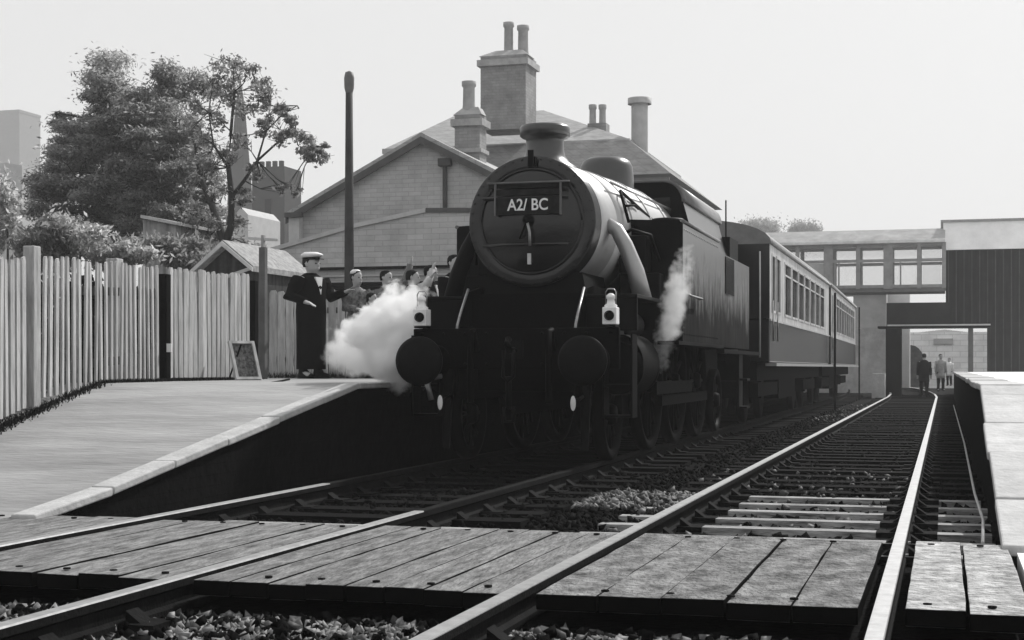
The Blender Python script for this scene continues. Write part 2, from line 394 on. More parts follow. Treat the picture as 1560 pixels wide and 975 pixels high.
for i in range(26):
    for y in (CY0+.14, CY1-.14):
        x = -random.uniform(0,1)*.02-(-.2+i*.26) 
        if min(abs(-x-(XR+.7515)), abs(-x-(XR-.7515)), abs(-x-(XT+.03+.7515)), abs(-x-(XT+.03-.7515))) > .13: bh.lathe([(.018,-.012),(.018,-.004),(0,-.002)], (x,y,0), 'z', 8)
bh.build('bolt_heads', RAILS, cr)['kind'] = 'stuff'
# path that carries on left of the boards
mb = MB().box((-26, 5.6, -.3), (-6.62, 8.2, -.022)); tag(mb.build('path', PLAT), kind='structure')
mb = MB().box((.36, 6.1, -.3), (24, 8.2, -.020)); tag(mb.build('path_right', PLATR), kind='structure')

# stones
def stones(name, n, areas, m, smin, smax, z0=-.17):
    base = np.array([(1,0,0),(-1,0,0),(0,1,0),(0,-1,0),(0,0,1),(0,0,-1)], float)
    tri = np.array([(0,2,4),(2,1,4),(1,3,4),(3,0,4),(2,0,5),(1,2,5),(3,1,5),(0,3,5)])
    V = []; T = []
    tot = sum(a[4] for a in areas)
    for (x0, x1, y0, y1, wt) in areas:
        k = int(n*wt/tot)
        c = np.stack([np.random.uniform(x0, x1, k), np.random.uniform(y0, y1, k), np.zeros(k)], 1)
        s = np.random.uniform(smin, smax, (k, 1))*np.random.uniform(.6, 1.3, (k, 3))
        c[:, 2] = z0+s[:, 2]*np.random.uniform(-.1, .8, k)-np.where((c[:,1]>8.5)&(c[:,1]<12.6)&(c[:,0]>-1.75), .024, 0)
        pv = base[None]*s[:, None, :]+np.random.normal(0, .22, (k, 6, 3))*s[:, None, :]
        ang = np.random.uniform(0, 6.28, (k, 3))
        for ax in range(3):
            ca, sa = np.cos(ang[:, ax])[:, None], np.sin(ang[:, ax])[:, None]; i, j = [(0,1),(1,2),(0,2)][ax]
            a, b = pv[:, :, i].copy(), pv[:, :, j].copy(); pv[:, :, i] = a*ca-b*sa; pv[:, :, j] = a*sa+b*ca
        off = sum(len(v) for v in V)
        V.append((pv+c[:, None, :]).reshape(-1, 3)); T.append((tri[None]+(np.arange(k)*6)[:, None, None]+off).reshape(-1, 3))
    return npmesh(name, np.concatenate(V), np.concatenate(T), m, kind='stuff')
o = stones('ballast', 26000, [(-5.4,.35,3.6,6.05,1.0)], STONE1, .009, .027); tag(o, 'loose pale ballast stones in front of the boarded crossing', 'ballast')
o = stones('sooty_ballast', 26000, [(-5.4,.35,3.6,6.1,.5),(-5.4,.3,8.55,15,1.1),(-2.8,.3,15,40,.9)], STONE2, .015, .038); tag(o, 'soot blackened ballast between and beside the rails', 'ballast')
o = stones('bright_ballast', 900, [(-2.75,-2.0,11.2,12.7,.9),(-2.2,-.3,8.6,16,.35),(-2.6,-1.7,30,44,.3)], STONE1, .015, .035, -.14); tag(o, 'scattered pale stones beyond the crossing', 'ballast')
# conduit at the foot of the right platform
mb = MB().tube([(.20,8.6,-.02),(.235,10,-.03),(.22,12,-.02),(.24,20,-.02),(.22,40,-.02)], .010, 8)
tag(mb.build('conduit_pipe', COPING), 'thin pale pipe along the foot of the right platform wall', 'pipe')

# ------------------------------------------------------------------ locomotive
LX = -XT
def lx(u): return LX+u
LO = thing('tank_locomotive', 'large black steam tank locomotive facing the camera at the head of the train', 'locomotive', (LX, 14.1, 0))
Y0 = 14.1
mb = MB().box((lx(-1.04),Y0,.92),(lx(1.04),Y0+.06,1.32)); bb_ = mb.build('buffer_beam', SOOT_SHADE, LO, bevel=.01)
rv = MB()
for u in (-.95,-.72,-.5,-.28,.28,.5,.72,.95):
    for z in (.97,1.27): rv.lathe([(.0,-.014),(.012,-.012),(.018,0)], (lx(u),Y0,z), 'y', 8)
rv.build('rivets', BLK, bb_)['kind'] = 'stuff'
for s in (-1, 1):
    cx = lx(s*.80)
    b = MB().lathe([(0,-.04),(.12,-.035),(.14,0),(.125,.02),(.10,.06),(.09,.30),(.13,.34),(.16,.42),(.16,.48)], (cx,Y0-.50,1.0), 'y', 28).build('buffer', SOOT_SHADE, LO)
    hd = MB().lathe([(0,-.035),(.10,-.028),(.19,-.01),(.235,.012),(.235,.03),(.2,.045),(.05,.06)], (cx,Y0-.53,1.0), 'y', 36).build('buffer_head', mat('worn_buffer_steel', .004, .4, .5, 8, .1, 30, spec=.06), b)
# raised front platform and cylinders
mb = MB().box((lx(-.98),Y0+.06,1.26),(lx(.98),Y0+.5,1.30)); mb.build('front_footplate', BLK, LO)
fr = MB()
for s in (-1, 1):
    x = lx(s*.60)
    fr.prism([(x-.015,Y0+.05,.62),(x-.015,Y0+.05,1.32),(x-.015,Y0+.16,1.44),(x-.015,Y0+.42,1.70),(x-.015,Y0+.8,1.76),(x-.015,Y0+9,1.76),(x-.015,Y0+9,.42),(x-.015,Y0+2.0,.42),(x-.015,Y0+1.6,.62)], (.03,0,0))
fr.box((lx(-.6),Y0+.1,1.30),(lx(.6),Y0+1.2,1.34)).box((lx(-.6),Y0+.5,1.34),(lx(.6),Y0+.54,1.68)).box((lx(-.7),Y0+.7,.7),(lx(.7),Y0+8.8,1.2))
fr.build('frame', SOOT_SHADE, LO)
ed = MB()
for s in (-1, 1):
    x = lx(s*.60)
    ed.tube([(x,Y0+.035,1.30),(x,Y0+.06,1.36),(x,Y0+.15,1.47),(x,Y0+.41,1.725)], .014, 8)
    ed.build('frame_highlight', mat('bright_metal', .28, .4, .3, 20, metal=.5), LO); ed = MB()  # pale tube along the frame curve, a highlight put into the colour
for s in (-1, 1):
    a, b = sorted((lx(s*.62), lx(s*1.13)))
    fb = MB().box((a,Y0+.42,1.62),(b,Y0+1.65,1.66)).box((a,Y0+.42,1.30),(b,Y0+.46,1.62)).build('cylinder_footplate', BLK, LO, bevel=.008)
    cy = MB().lathe([(0,0),(.10,0),(.12,.03),(.255,.04),(.265,.07),(.265,.12),(.25,.14),(.25,.86),(.265,.9),(.265,.95),(.1,.97),(0,.97)], (lx(s*.89),Y0+.55,.93), 'y', 36).build('cylinder', SOOT_SHADE, LO)
    MB().lathe([(0,-.05),(.09,-.05),(.13,0),(.13,1.0),(.09,1.02),(0,1.02)], (lx(s*.86),Y0+.52,1.38), 'y', 28).build('piston_valve', BLK, cy)
    sg = MB()
    ang = [math.radians(a) for a in range(-100, 91, 10)]
    ring = [(lx(s*.88)+s*.275*math.cos(a), 0, .97+.0+.31*math.sin(a)) for a in ang]
    sg.add([(x,Y0+.62,z) for x,_,z in ring]+[(x,Y0+1.48,z) for x,_,z in ring], [(i,i+1,len(ring)+i+1,len(ring)+i) for i in range(len(ring)-1)], True)
    sg.build('cylinder_casing', SOOT_SHADE, cy)
# saddle
MB().prism([(lx(-.62),14.85,1.3),(lx(.62),14.85,1.3),(lx(.50),14.85,1.9),(lx(-.50),14.85,1.9)], (0,1.0,0)).build('smokebox_saddle', BLK, LO)
# smokebox
SZ = 2.416; SY = 14.75; R = .665
MB().lathe([(R-.06,-.012),(R-.008,-.012),(R,0),(R,.22),(R+.006,.23)], (lx(0),SY,SZ), 'y', 72).build('smokebox', SMK, LO)
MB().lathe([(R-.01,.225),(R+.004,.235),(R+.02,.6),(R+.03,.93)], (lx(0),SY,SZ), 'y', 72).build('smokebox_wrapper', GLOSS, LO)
fr_ = MB().lathe([(R-.13,-.012),(R-.1,-.020),(R-.055,-.014)], (lx(0),SY,SZ), 'y', 72).build('smokebox_front_ring', SMK, LO)
rv = MB()
for i in range(40):
    a = 2*math.pi*i/40; rv.lathe([(0,-.02),(.008,-.018),(.012,-.008)], (lx(0)+(R-.03)*math.cos(a),SY-.006,SZ+(R-.03)*math.sin(a)), 'y', 7)
rv.build('rivets', SMK, fr_)['kind'] = 'stuff'
dr = MB().lathe([(.0,-.115),(.08,-.114),(.2,-.104),(.34,-.078),(.45,-.045),(.515,-.015),(.535,-.006),(.55,.0),(.55,.01)], (lx(0),SY-.012,SZ), 'y', 72).build('smokebox_door', SMK, LO)
MB().tube([(lx(0)+.528*math.cos(math.radians(a)),SY-.03,SZ+.528*math.sin(math.radians(a))) for a in range(0,361,8)], .011, 8).build('door_rim', SMK, dr)
for dz in (.24, -.24):
    x1 = .40
    MB().add([],[]).tube([(lx(-.50),SY-.05,SZ+dz),(lx(-.25),SY-.107,SZ+dz),(lx(0),SY-.126,SZ+dz),(lx(.25),SY-.107,SZ+dz),(lx(.40),SY-.082,SZ+dz)], .017, 8).build('door_hinge_strap', SMK, dr)
MB().lathe([(0,-.09),(.035,-.09),(.035,-.03),(.06,-.02),(.06,.02)], (lx(0),SY-.13,SZ), 'y', 20).build('door_lock_boss', BLK, dr)
MB().tube([(lx(0),SY-.20,SZ),(lx(.03),SY-.20,SZ-.12),(lx(.035),SY-.20,SZ-.26)], .014, 8).build('door_handle', mat('bright_metal', .28), dr)
MB().tube([(lx(0),SY-.175,SZ),(lx(-.08),SY-.175,SZ-.19)], .013, 8).build('door_handle', BLK, dr)
MB().box((lx(-.018),SY-.11,SZ-.44),(lx(.018),SY-.085,SZ-.33)).build('shed_plate', WHITEP if False else mat('shed_plate_paint', .45, .5), dr)
# step and brackets on the smokebox top lamp iron
MB().box((lx(-.03),SY-.05,SZ+.55),(lx(.03),SY-.035,SZ+.72)).box((lx(.05),SY-.05,SZ+.55),(lx(.065),SY-.035,SZ+.64)).build('lamp_iron', BLK, LO)
rb = MB().box((lx(-.33),SY-.155,SZ+.255),(lx(.33),SY-.135,SZ+.31)).box((lx(-.33),SY-.155,SZ+.06),(lx(.33),SY-.135,SZ+.235)).box((lx(-.42),SY-.125,SZ+.33),(lx(.42),SY-.10,SZ+.375)).build('reporting_board', mat('board_black', .02, .6, .5, 10), LO)
MB().tube([(lx(-.43),SY-.15,SZ+.38),(lx(.43),SY-.15,SZ+.38)], .009, 8).build('board_bracket', mat('worn_plate', .12), rb)
for s_ in (-1, 1): MB().box((lx(s_*.34-.012),SY-.16,SZ+.05),(lx(s_*.34+.004),SY-.12,SZ+.37)).build('board_bracket', mat('worn_plate', .2), rb)
def text(body, size, loc, m, parent, name='lettering', rz=0, ext=.003, sx=1.0, off=None):
    c = bpy.data.curves.new('t', 'FONT'); c.body = body; c.size = size; c.extrude = ext; c.align_x = 'CENTER'; c.align_y = 'CENTER'; c.offset = .002
    tmp = bpy.data.objects.new('t', c); COL.objects.link(tmp)
    dg = bpy.context.evaluated_depsgraph_get(); me = bpy.data.meshes.new_from_object(tmp.evaluated_get(dg)); bpy.data.objects.remove(tmp)
    me.transform(Matrix.Translation(Vector(loc)-(ROOT(parent) if off is None else Vector(off))) @ Matrix.Rotation(rz,4,'Z') @ Matrix.Rotation(math.pi/2,4,'X') @ Matrix.Diagonal((sx,1,1,1)))
    me.materials.clear(); me.materials.append(m); o = bpy.data.objects.new(name, me); COL.objects.link(o); o.parent = parent; return o
text('A2/ BC', .165, (lx(.0),SY-.158,SZ+.15), WHITEP, rb, sx=.86)
# chimney
MB().lathe([(.36,-.10),(.33,0),(.26,.045),(.215,.11),(.198,.18),(.195,.26),(.20,.29),(.245,.31),(.262,.325),(.265,.40),(.25,.43),(.20,.435),(.19,.40),(.17,.1)], (lx(0),SY+.52,SZ+R-.05), 'z', 48).build('chimney', FITM, LO)
# boiler
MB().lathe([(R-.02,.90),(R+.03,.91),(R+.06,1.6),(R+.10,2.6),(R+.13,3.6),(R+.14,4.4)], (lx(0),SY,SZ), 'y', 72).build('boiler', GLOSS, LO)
for yy in (1.6, 2.6, 3.6):
    rb_ = {1.6:.06,2.6:.10,3.6:.13}[yy]+R
    MB().lathe([(rb_,yy-.03),(rb_+.010,yy-.028),(rb_+.012,yy+.028),(rb_,yy+.03)], (lx(0),SY,SZ), 'y', 72).build('boiler_band', GLOSS, LO)
def rbox(hw, hz, r, n=5):
    pts = []
    for cx, cz, a0 in ((hw-r,hz-r,0),(-(hw-r),hz-r,90)):
        for k in range(n+1):
            a = math.radians(a0+90*k/n); pts.append((cx+r*math.cos(a), cz+r*math.sin(a)))
    return pts
# dome
dm = MB().lathe([(.46,-.16),(.39,-.06),(.345,.05),(.335,.24),(.325,.33),(.29,.40),(.22,.44),(.1,.455),(0,.457)], (lx(0),18.25,SZ+R+.0), 'z', 48).build('dome', FITM, LO)
MB().lathe([(.13,0),(.13,.10),(.11,.13),(0,.14)], (lx(0),17.2,SZ+R-.02), 'z', 24).build('top_feed', FITM, LO)
# firebox shoulders / cab
pr = rbox(.83, .32, .26, 8)
cabp = [(lx(u), 19.0, 2.98+z) for u, z in pr]+[(lx(-.98),19.0,2.5),(lx(-1.28),19.0,2.4),(lx(-1.28),19.0,1.2),(lx(1.28),19.0,1.2),(lx(1.28),19.0,2.4),(lx(.98),19.0,2.5)]
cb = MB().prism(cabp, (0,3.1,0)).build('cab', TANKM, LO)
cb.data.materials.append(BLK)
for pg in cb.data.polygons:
    if pg.normal.y < -.5: pg.material_index = 1  # cab front black, its shade put into the colour
rf = MB(); pr2 = rbox(.86, .35, .28, 8); pin = rbox(.82,.318,.26,8)
q = [(lx(u),18.96,2.98+z) for u,z in pr2]; q2 = [(lx(u),18.96,2.98+z) for u,z in pin]; n_=len(q)
rf.add(q+[(a,b+3.3,c) for a,b,c in q]+q2+[(a,b+3.3,c) for a,b,c in q2], [(i,i+1,n_+i+1,n_+i) for i in range(n_-1)]+[(2*n_+i,3*n_+i,3*n_+i+1,2*n_+i+1) for i in range(n_-1)]+[(i,2*n_+i,2*n_+i+1,i+1) for i in range(n_-1)]+[(n_+i,n_+i+1,3*n_+i+1,3*n_+i) for i in range(n_-1)]+[(0,n_,3*n_,2*n_),(n_-1,3*n_-1,4*n_-1,2*n_-1)], True)
rf.build('cab_roof', mat('cab_roof_paint', .12, .4, .3, 3), LO)
for s in (-1,1):
    MB().box((lx(s*.52)-.15,18.975,2.82),(lx(s*.52)+.15,18.99,3.1)).build('cab_window', GLASSD, cb)
    MB().box((lx(s*1.27),19.6,1.9),(lx(s*1.292),20.4,2.38)).build('cab_side_window', GLASSD, cb)
MB().box((lx(-1.0),22.1,1.2),(lx(1.0),23.0,2.85)).build('coal_bunker', BLK, LO)
MB().prism([(lx(-.8),22.1,2.85),(lx(.8),22.1,2.85),(lx(.55),22.3,3.15),(lx(-.5),22.3,3.1)], (0,.7,0)).build('coal', SOOT_SHADE, LO)
MB().tube([(lx(.9),22.4,2.8),(lx(.9),22.4,3.42)], .012, 6).build('fire_iron', SOOT_SHADE, LO)
# tanks
for s in (-1, 1):
    a, b = .70, 1.29; TY = 16.25
    poly = [(lx(s*a),TY,1.22),(lx(s*b),TY,1.22),(lx(s*b),TY,2.50),(lx(s*(b-.035)),TY,2.535),(lx(s*a),TY,2.56)]
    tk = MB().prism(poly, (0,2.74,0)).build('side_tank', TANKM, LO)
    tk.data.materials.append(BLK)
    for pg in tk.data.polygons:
        if abs(pg.normal.y) > .5: pg.material_index = 1  # tank ends black, the front's shade put into the colour
    MB().tube([(lx(s*b),TY+.0,2.525),(lx(s*b),TY+2.74,2.525)], .022, 8).build('tank_beading', mat('edge_highlight_paint', .12, .3), tk)
    rvt = MB()
    for i in range(22):
        for z in (1.3, 2.44): rvt.lathe([(.013,0),(.009,.006*s),(0,.008*s)], (lx(s*b),TY+.08+i*.12,z), 'x', 6)
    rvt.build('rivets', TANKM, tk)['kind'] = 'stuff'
    MB().lathe([(.2,0),(.2,.06),(.17,.08),(0,.085)], (lx(s*1.0),TY+.7,2.545), 'z', 24).build('tank_filler', BLK, tk)
    MB().tube([(lx(s*1.31),TY+.1,1.75),(lx(s*1.36),TY+.14,1.72),(lx(s*1.36),TY+.9,1.72),(lx(s*1.31),TY+.95,1.72)], .013, 8).build('tank_handrail', STEEL, tk)
    bk = MB().box((lx(s*1.24),Y0+5.0,1.12),(lx(s*1.34),Y0+8.8,1.17)).box((lx(s*1.10),Y0+1.66,1.18),(lx(s*1.33),Y0+5,1.22)).build('running_board', SOOT_SHADE, LO)
    MB().box((lx(s*1.18),21.7,.35),(lx(s*1.30),22.05,.38)).box((lx(s*1.18),21.7,.75),(lx(s*1.30),22.05,.78)).box((lx(s*1.17),21.68,.35),(lx(s*1.19),22.07,1.15)).build('cab_step', BLK, LO)
    # steam pipe from smokebox to cylinder
    MB().tube([(lx(s*.66),15.30,2.42),(lx(s*.76),15.30,2.36),(lx(s*.85),15.30,2.20),(lx(s*.96),15.30,1.93),(lx(s*1.03),15.30,1.64)], .1, 20, rr=[.07,.075,.082,.09,.10]).build('steam_pipe', GLOSS if s > 0 else BLK, LO)  # left pipe black, its shade put into the colour
    # brackets and clutter between smokebox and tank
    MB().box((lx(s*.66),15.9,1.66),(lx(s*1.1),16.2,1.95)).box((lx(s*.64),15.95,1.95),(lx(s*.95),16.22,2.36)).build('sandbox', BLK, LO, bevel=.02)
    cl = MB().tube([(lx(s*.70),15.95,2.37),(lx(s*.78),15.95,2.42),(lx(s*.98),16.0,2.36),(lx(s*1.04),16.2,2.1)], .02, 8)
    cl.build('sand_pipe', BLK, LO)
    # handrails along the boiler
    MB().tube([(lx(s*(R+.12)*math.cos(math.radians(38))),SY+.9,SZ+(R+.12)*math.sin(math.radians(38))),(lx(s*(R+.19)*math.cos(math.radians(38))),SY+4.2,SZ+(R+.19)*math.sin(math.radians(38)))], .014, 8).build('handrail', STEEL, LO)
def bp_(a, y, r=R+.10): return (lx(r*math.cos(math.radians(a))), y, SZ+r*math.sin(math.radians(a)))
pw = MB().tube([bp_(6,15.92),bp_(30,16.0),bp_(36,16.15),bp_(18,17.6)], .017, 8).build('lubricator_pipe', SOOT_SHADE, LO)
MB().tube([bp_(20,15.95),bp_(26,16.6),bp_(24,16.75)], .014, 8).build('lubricator_pipe', SOOT_SHADE, LO)
MB().tube([bp_(4,16.2),bp_(16,17.2),bp_(18,17.6)], .014, 8).build('lubricator_pipe', SOOT_SHADE, LO)
# coupling, pipes, guard irons
hk = MB().box((lx(-.09),Y0-.03,1.02),(lx(.09),Y0,1.2)).tube([(lx(0),Y0,1.1),(lx(0),Y0-.2,1.1),(lx(0),Y0-.26,1.16),(lx(0),Y0-.2,1.21)], .035, 10).build('coupling_hook', BLK, LO)
MB().tube([(lx(-.05),Y0-.2,1.1),(lx(-.05),Y0-.22,.85),(lx(0),Y0-.22,.80),(lx(.05),Y0-.22,.85),(lx(.05),Y0-.2,1.1)], .02, 8).tube([(lx(0),Y0-.2,.85),(lx(0),Y0-.19,.55)], .03, 8).tube([(lx(-.05),Y0-.19,.56),(lx(-.04),Y0-.19,.42),(lx(.04),Y0-.19,.42),(lx(.05),Y0-.19,.56)], .018, 8).build('screw_link', BLK, hk)
for u in (-.38, .40):
    MB().tube([(lx(u),Y0-.02,1.1),(lx(u),Y0-.12,1.3),(lx(u),Y0-.2,1.28),(lx(u),Y0-.22,1.0),(lx(u),Y0-.2,.6)], .032, 10).build('brake_pipe', SOOT_SHADE, LO)
for s in (-1, 1):
    gi = MB().prism([(lx(s*.70-.05),Y0+.1,.92),(lx(s*.70+.05),Y0+.1,.92),(lx(s*.70+.05),Y0+.02,.62),(lx(s*.70+.035),Y0-.0,.14),(lx(s*.70-.035),Y0-.0,.14),(lx(s*.70-.05),Y0+.02,.62)], (0,.02,0)).build('guard_iron', BLK, LO)
    MB().lathe([(0,-.006),(.03,-.004),(.036,.002)], (0,0,0), 'y', 16).build('guard_iron_cap', WHITEP, gi, off=(0,0,0)).matrix_local = Matrix.Translation((s*.66,-.30,.60)) @ Matrix.Diagonal((.75,1,2.0,1))
    MB().tube([(lx(s*.66),Y0-.29,.60),(lx(s*.67),Y0+.1,.66)], .018, 8).build('drain_cock_pipe', BLK, gi)
    st = MB().box((lx(s*.98)-.13,Y0+.2,.45),(lx(s*.98)+.13,Y0+.42,.475)).box((lx(s*.98)-.13,Y0+.2,.75),(lx(s*.98)+.13,Y0+.42,.775)).box((lx(s*.98)-.15,Y0+.19,.45),(lx(s*.98)-.13,Y0+.43,1.26)).box((lx(s*.98)+.13,Y0+.19,.45),(lx(s*.98)+.15,Y0+.43,1.26)).build('front_step', SOOT_SHADE, LO)
MB().tube([(lx(-.72),Y0-.08,.86),(lx(-.80),Y0-.14,.84),(lx(-.84),Y0-.16,.78),(lx(-.80),Y0-.16,.62)], .032, 8).build('steam_heat_hose', mat('bright_metal', .28), LO)
# wheels
def wheel(r, y, s, spokes, name, cw=False):
    x = lx(s*.74); w_ = MB().lathe([(r-.10,-.05),(r-.03,-.06),(r,-.06),(r+.012,.05*0),(r,.06),(r-.03,.065),(r-.10,.05),(r-.10,-.05)], (x,y,r+.0), 'x', 40).build(name, SOOT_SHADE, LO)
    h = MB().lathe([(0,-.09),(.09,-.09),(.11,-.05),(.11,.05),(.09,.09),(0,.09)], (x,y,r), 'x', 20)
    for k in range(spokes):
        a = 2*math.pi*k/spokes; h.tube([(x,y+.08*math.cos(a),r+.08*math.sin(a)),(x,y+(r-.08)*math.cos(a),r+(r-.08)*math.sin(a))], .025, 6)
    h.build('spokes', SOOT_SHADE, w_); return w_
for s in (-1, 1):
    wheel(.46, 14.95, s, 10, 'pony_wheel')
    for y in (17.0, 18.7, 20.4): wheel(.76, y, s, 16, 'driving_wheel')
    wheel(.46, 22.2, s, 10, 'trailing_wheel')
    x0 = lx(s*.90)
    MB().box((x0-.025,17.0,.50),(x0+.025,20.4,.62)).build('coupling_rod', SOOT_SHADE, LO)
    MB().box((x0+s*.07-.025,16.3,.78),(x0+s*.07+.025,18.7,.64)).box((x0-.04,15.5,1.0),(x0+.04,16.6,1.06)).build('connecting_rod', SOOT_SHADE, LO)
# lamps standing on the beam
def lamp(u, label):
    x, y, z = lx(u), Y0+.0, 1.345
    t = thing('oil_lamp', label, 'lamp', (x, y-.02, z), group='white lamps on the front of the locomotive')
    MB().box((x-.068,y-.13,z),(x+.068,y+.02,z+.165)).build('lamp_case', WHITEP, t, bevel=.008)
    MB().lathe([(.062,.16),(.062,.185),(.04,.20),(.036,.24),(.045,.25),(.045,.275),(.02,.295),(0,.30)], (x,y-.055,z), 'z', 16).build('lamp_chimney', WHITEP, t)
    MB().lathe([(.048,0),(.044,-.025),(.036,-.02)], (x,y-.13,z+.085), 'y', 20).build('lens_rim', BLK, t)
    MB().lathe([(0,-.018),(.02,-.016),(.036,-.008)], (x,y-.13,z+.085), 'y', 20).build('lens', BLACKG, t)
    MB().tube([(x-.05,y-.055,z+.165),(x-.05,y-.055,z+.31),(x-.03,y-.055,z+.34),(x+.03,y-.055,z+.34),(x+.05,y-.055,z+.31),(x+.05,y-.055,z+.165)], .006, 6).build('lamp_handle', STEEL, t)
lamp(-.93, 'white square oil lamp over the left buffer, against the steam')
lamp(.97, 'white square oil lamp on the right end of the buffer beam')
for u in (-.93, .97): MB().box((lx(u)-.02,Y0+.02,1.3),(lx(u)+.02,Y0+.035,1.50)).box((lx(u)-.06,Y0-.12,1.325),(lx(u)+.06,Y0+.02,1.342)).build('lamp_bracket', BLK, LO)

# ------------------------------------------------------------------ coaches
def coach(y0, L, label, first, curve=0.0):
    hw = 1.33; z0, zw, z1 = 1.02, 1.72, 2.92
    t = thing('railway_coach', label, 'railway coach', (LX, y0, 0), rz=curve, group='coaches behind the locomotive')
    def B(mb, name, m, par=t, bevel=0): return mb.build(name, m, par, bevel, off=(0,0,0))
    B(MB().box((-hw,0,z0),(hw,L,zw)), 'lower_body', MAROON, bevel=.02)
    B(MB().box((-hw+.22,.05,zw),(hw-.22,L-.05,z1-.02)), 'interior', SOOT_SHADE)
    # side panels between windows
    wins = []; y = .35
    plan = [(.45,'s'),(.25,'p'),(.55,'s'),(.8,'p')] + [(1.05,'w'),(.26,'p')]*20
    edges = []; 
    for wd, k in plan:
        if y+wd > L-.7: break
        if k in 'sw': wins.append((y, y+wd))
        y += wd
    for s in (-1, 1):
        body = MB(); last = 0.0
        x0, x1 = sorted((s*(hw-.06), s*(hw-.004)))
        for a, b in wins+[(L, L)]:
            body.box((x0,last,zw+.002),(x1,a,z1))
            if a < L: body.box((x0,a,zw+.002),(x1,b,zw+.14)); body.box((x0,a,z1-.16),(x1,b,z1))
            last = b
        pn = B(body, 'upper_panels', CREAM)
        for a, b in wins:
            wn = B(MB().box((s*(hw-.035),a+.002,zw+.142),(s*(hw-.028),b-.002,z1-.162)), 'window', GLASSD, pn)
            xf, xg = sorted((s*(hw-.02), s*(hw+.008)))
            fm = MB(); e = .035
            fm.box((xf,a-e,zw+.11),(xg,a+.01,z1-.13)).box((xf,b-.01,zw+.11),(xg,b+e,z1-.13)).box((xf,a+.01,zw+.11),(xg,b-.01,zw+.15)).box((xf,a+.01,z1-.17),(xg,b-.01,z1-.13))
            if b-a > .8: fm.box((xf,a+.01,z1-.38),(xg,b-.01,z1-.35))
            B(fm, 'window_frame', CREAM, wn)
        B(MB().box((s*(hw-.01),0,zw-.03),(s*(hw+.018),L,zw+.0)), 'waist_moulding', CREAM)
        B(MB().box((s*(hw-.08),.1,.96),(s*(hw+.10),L-.1,1.01)), 'footboard', mat('footboard_wood', .3, .6, .2, 5))
        B(MB().tube([(s*(hw+.03),0,z1+.03),(s*(hw+.03),L,z1+.03)], .022, 8), 'gutter', COPING)
        for a, b in wins[:2]: B(MB().tube([(s*(hw+.03),a-.12,zw-.35),(s*(hw+.03),a-.12,zw+.3)], .012, 6), 'door_handrail', STEEL)
    arc = []
    for k in range(0, 17):
        a = math.pi*k/16; arc.append((1.36*math.cos(a), -.02, z1+.42*math.sin(a)**.9 if 0 < k < 16 else z1))
    B(MB().prism(arc, (0,L+.04,0)), 'roof', ROOFC)
    for k in range(1, int(L/2.2)): B(MB().lathe([(.12,0),(.13,.05),(.08,.1),(0,.11)], (0,k*2.2,z1+.41), 'z', 12), 'roof_vent', ROOFC)
    for ye, d in ((0,-1),(L,1)):
        B(MB().box((-hw+.0,ye-.03*(d<0)-.0,zw+.002),(hw,ye+.03*(d>0)+.0+.001,z1-.0)), 'end_panel', MAROON)
        B(MB().box((-.45,ye,z0+.1),(.45,ye+d*.28,z1+.05)), 'gangway', SOOT_SHADE)
        for s in (-1,1): B(MB().lathe([(0,0),(.2,.01),(.2,.03),(.06,.06),(.06,.4)] if d<0 else [(.06,0),(.06,.34),(.2,.37),(.2,.39),(0,.4)], (s*.87,ye-(.4 if d<0 else 0),1.05), 'y', 16), 'buffer', SOOT_SHADE)
        B(MB().tube([(hw-.15,ye+d*.04,1.1),(hw-.15,ye+d*.04,2.8)], .014, 6), 'end_handrail', COPING)
    B(MB().box((-1.1,.2,.72),(1.1,L-.2,z0)).box((-1.0,L*.35,.35),(1.0,L*.6,.72)), 'underframe', SOOT_SHADE)
    for yb in (2.3, L-2.3):
        bg_ = MB().box((-1.05,yb-1.5,.45),(-.95,yb+1.5,.68)).box((.95,yb-1.5,.45),(1.05,yb+1.5,.68)).box((-.95,yb-.2,.4),(.95,yb+.2,.7))
        bo = B(bg_, 'bogie', SOOT_SHADE)
        for s in (-1,1):
            for dy in (-1.1,1.1): B(MB().lathe([(0,-.06),(.3,-.06),(.46,-.05),(.46,.05),(.3,.06),(0,.06)], (s*.74,yb+dy,.46), 'x', 28), 'wheel', SOOT_SHADE, bo)
    return t
coach(24.35, 12.9, 'first coach behind the locomotive, dark lower panels and cream window band', True)
coach(37.9, 13.6, 'second coach from the locomotive, farthest along the train', False, curve=0.012)

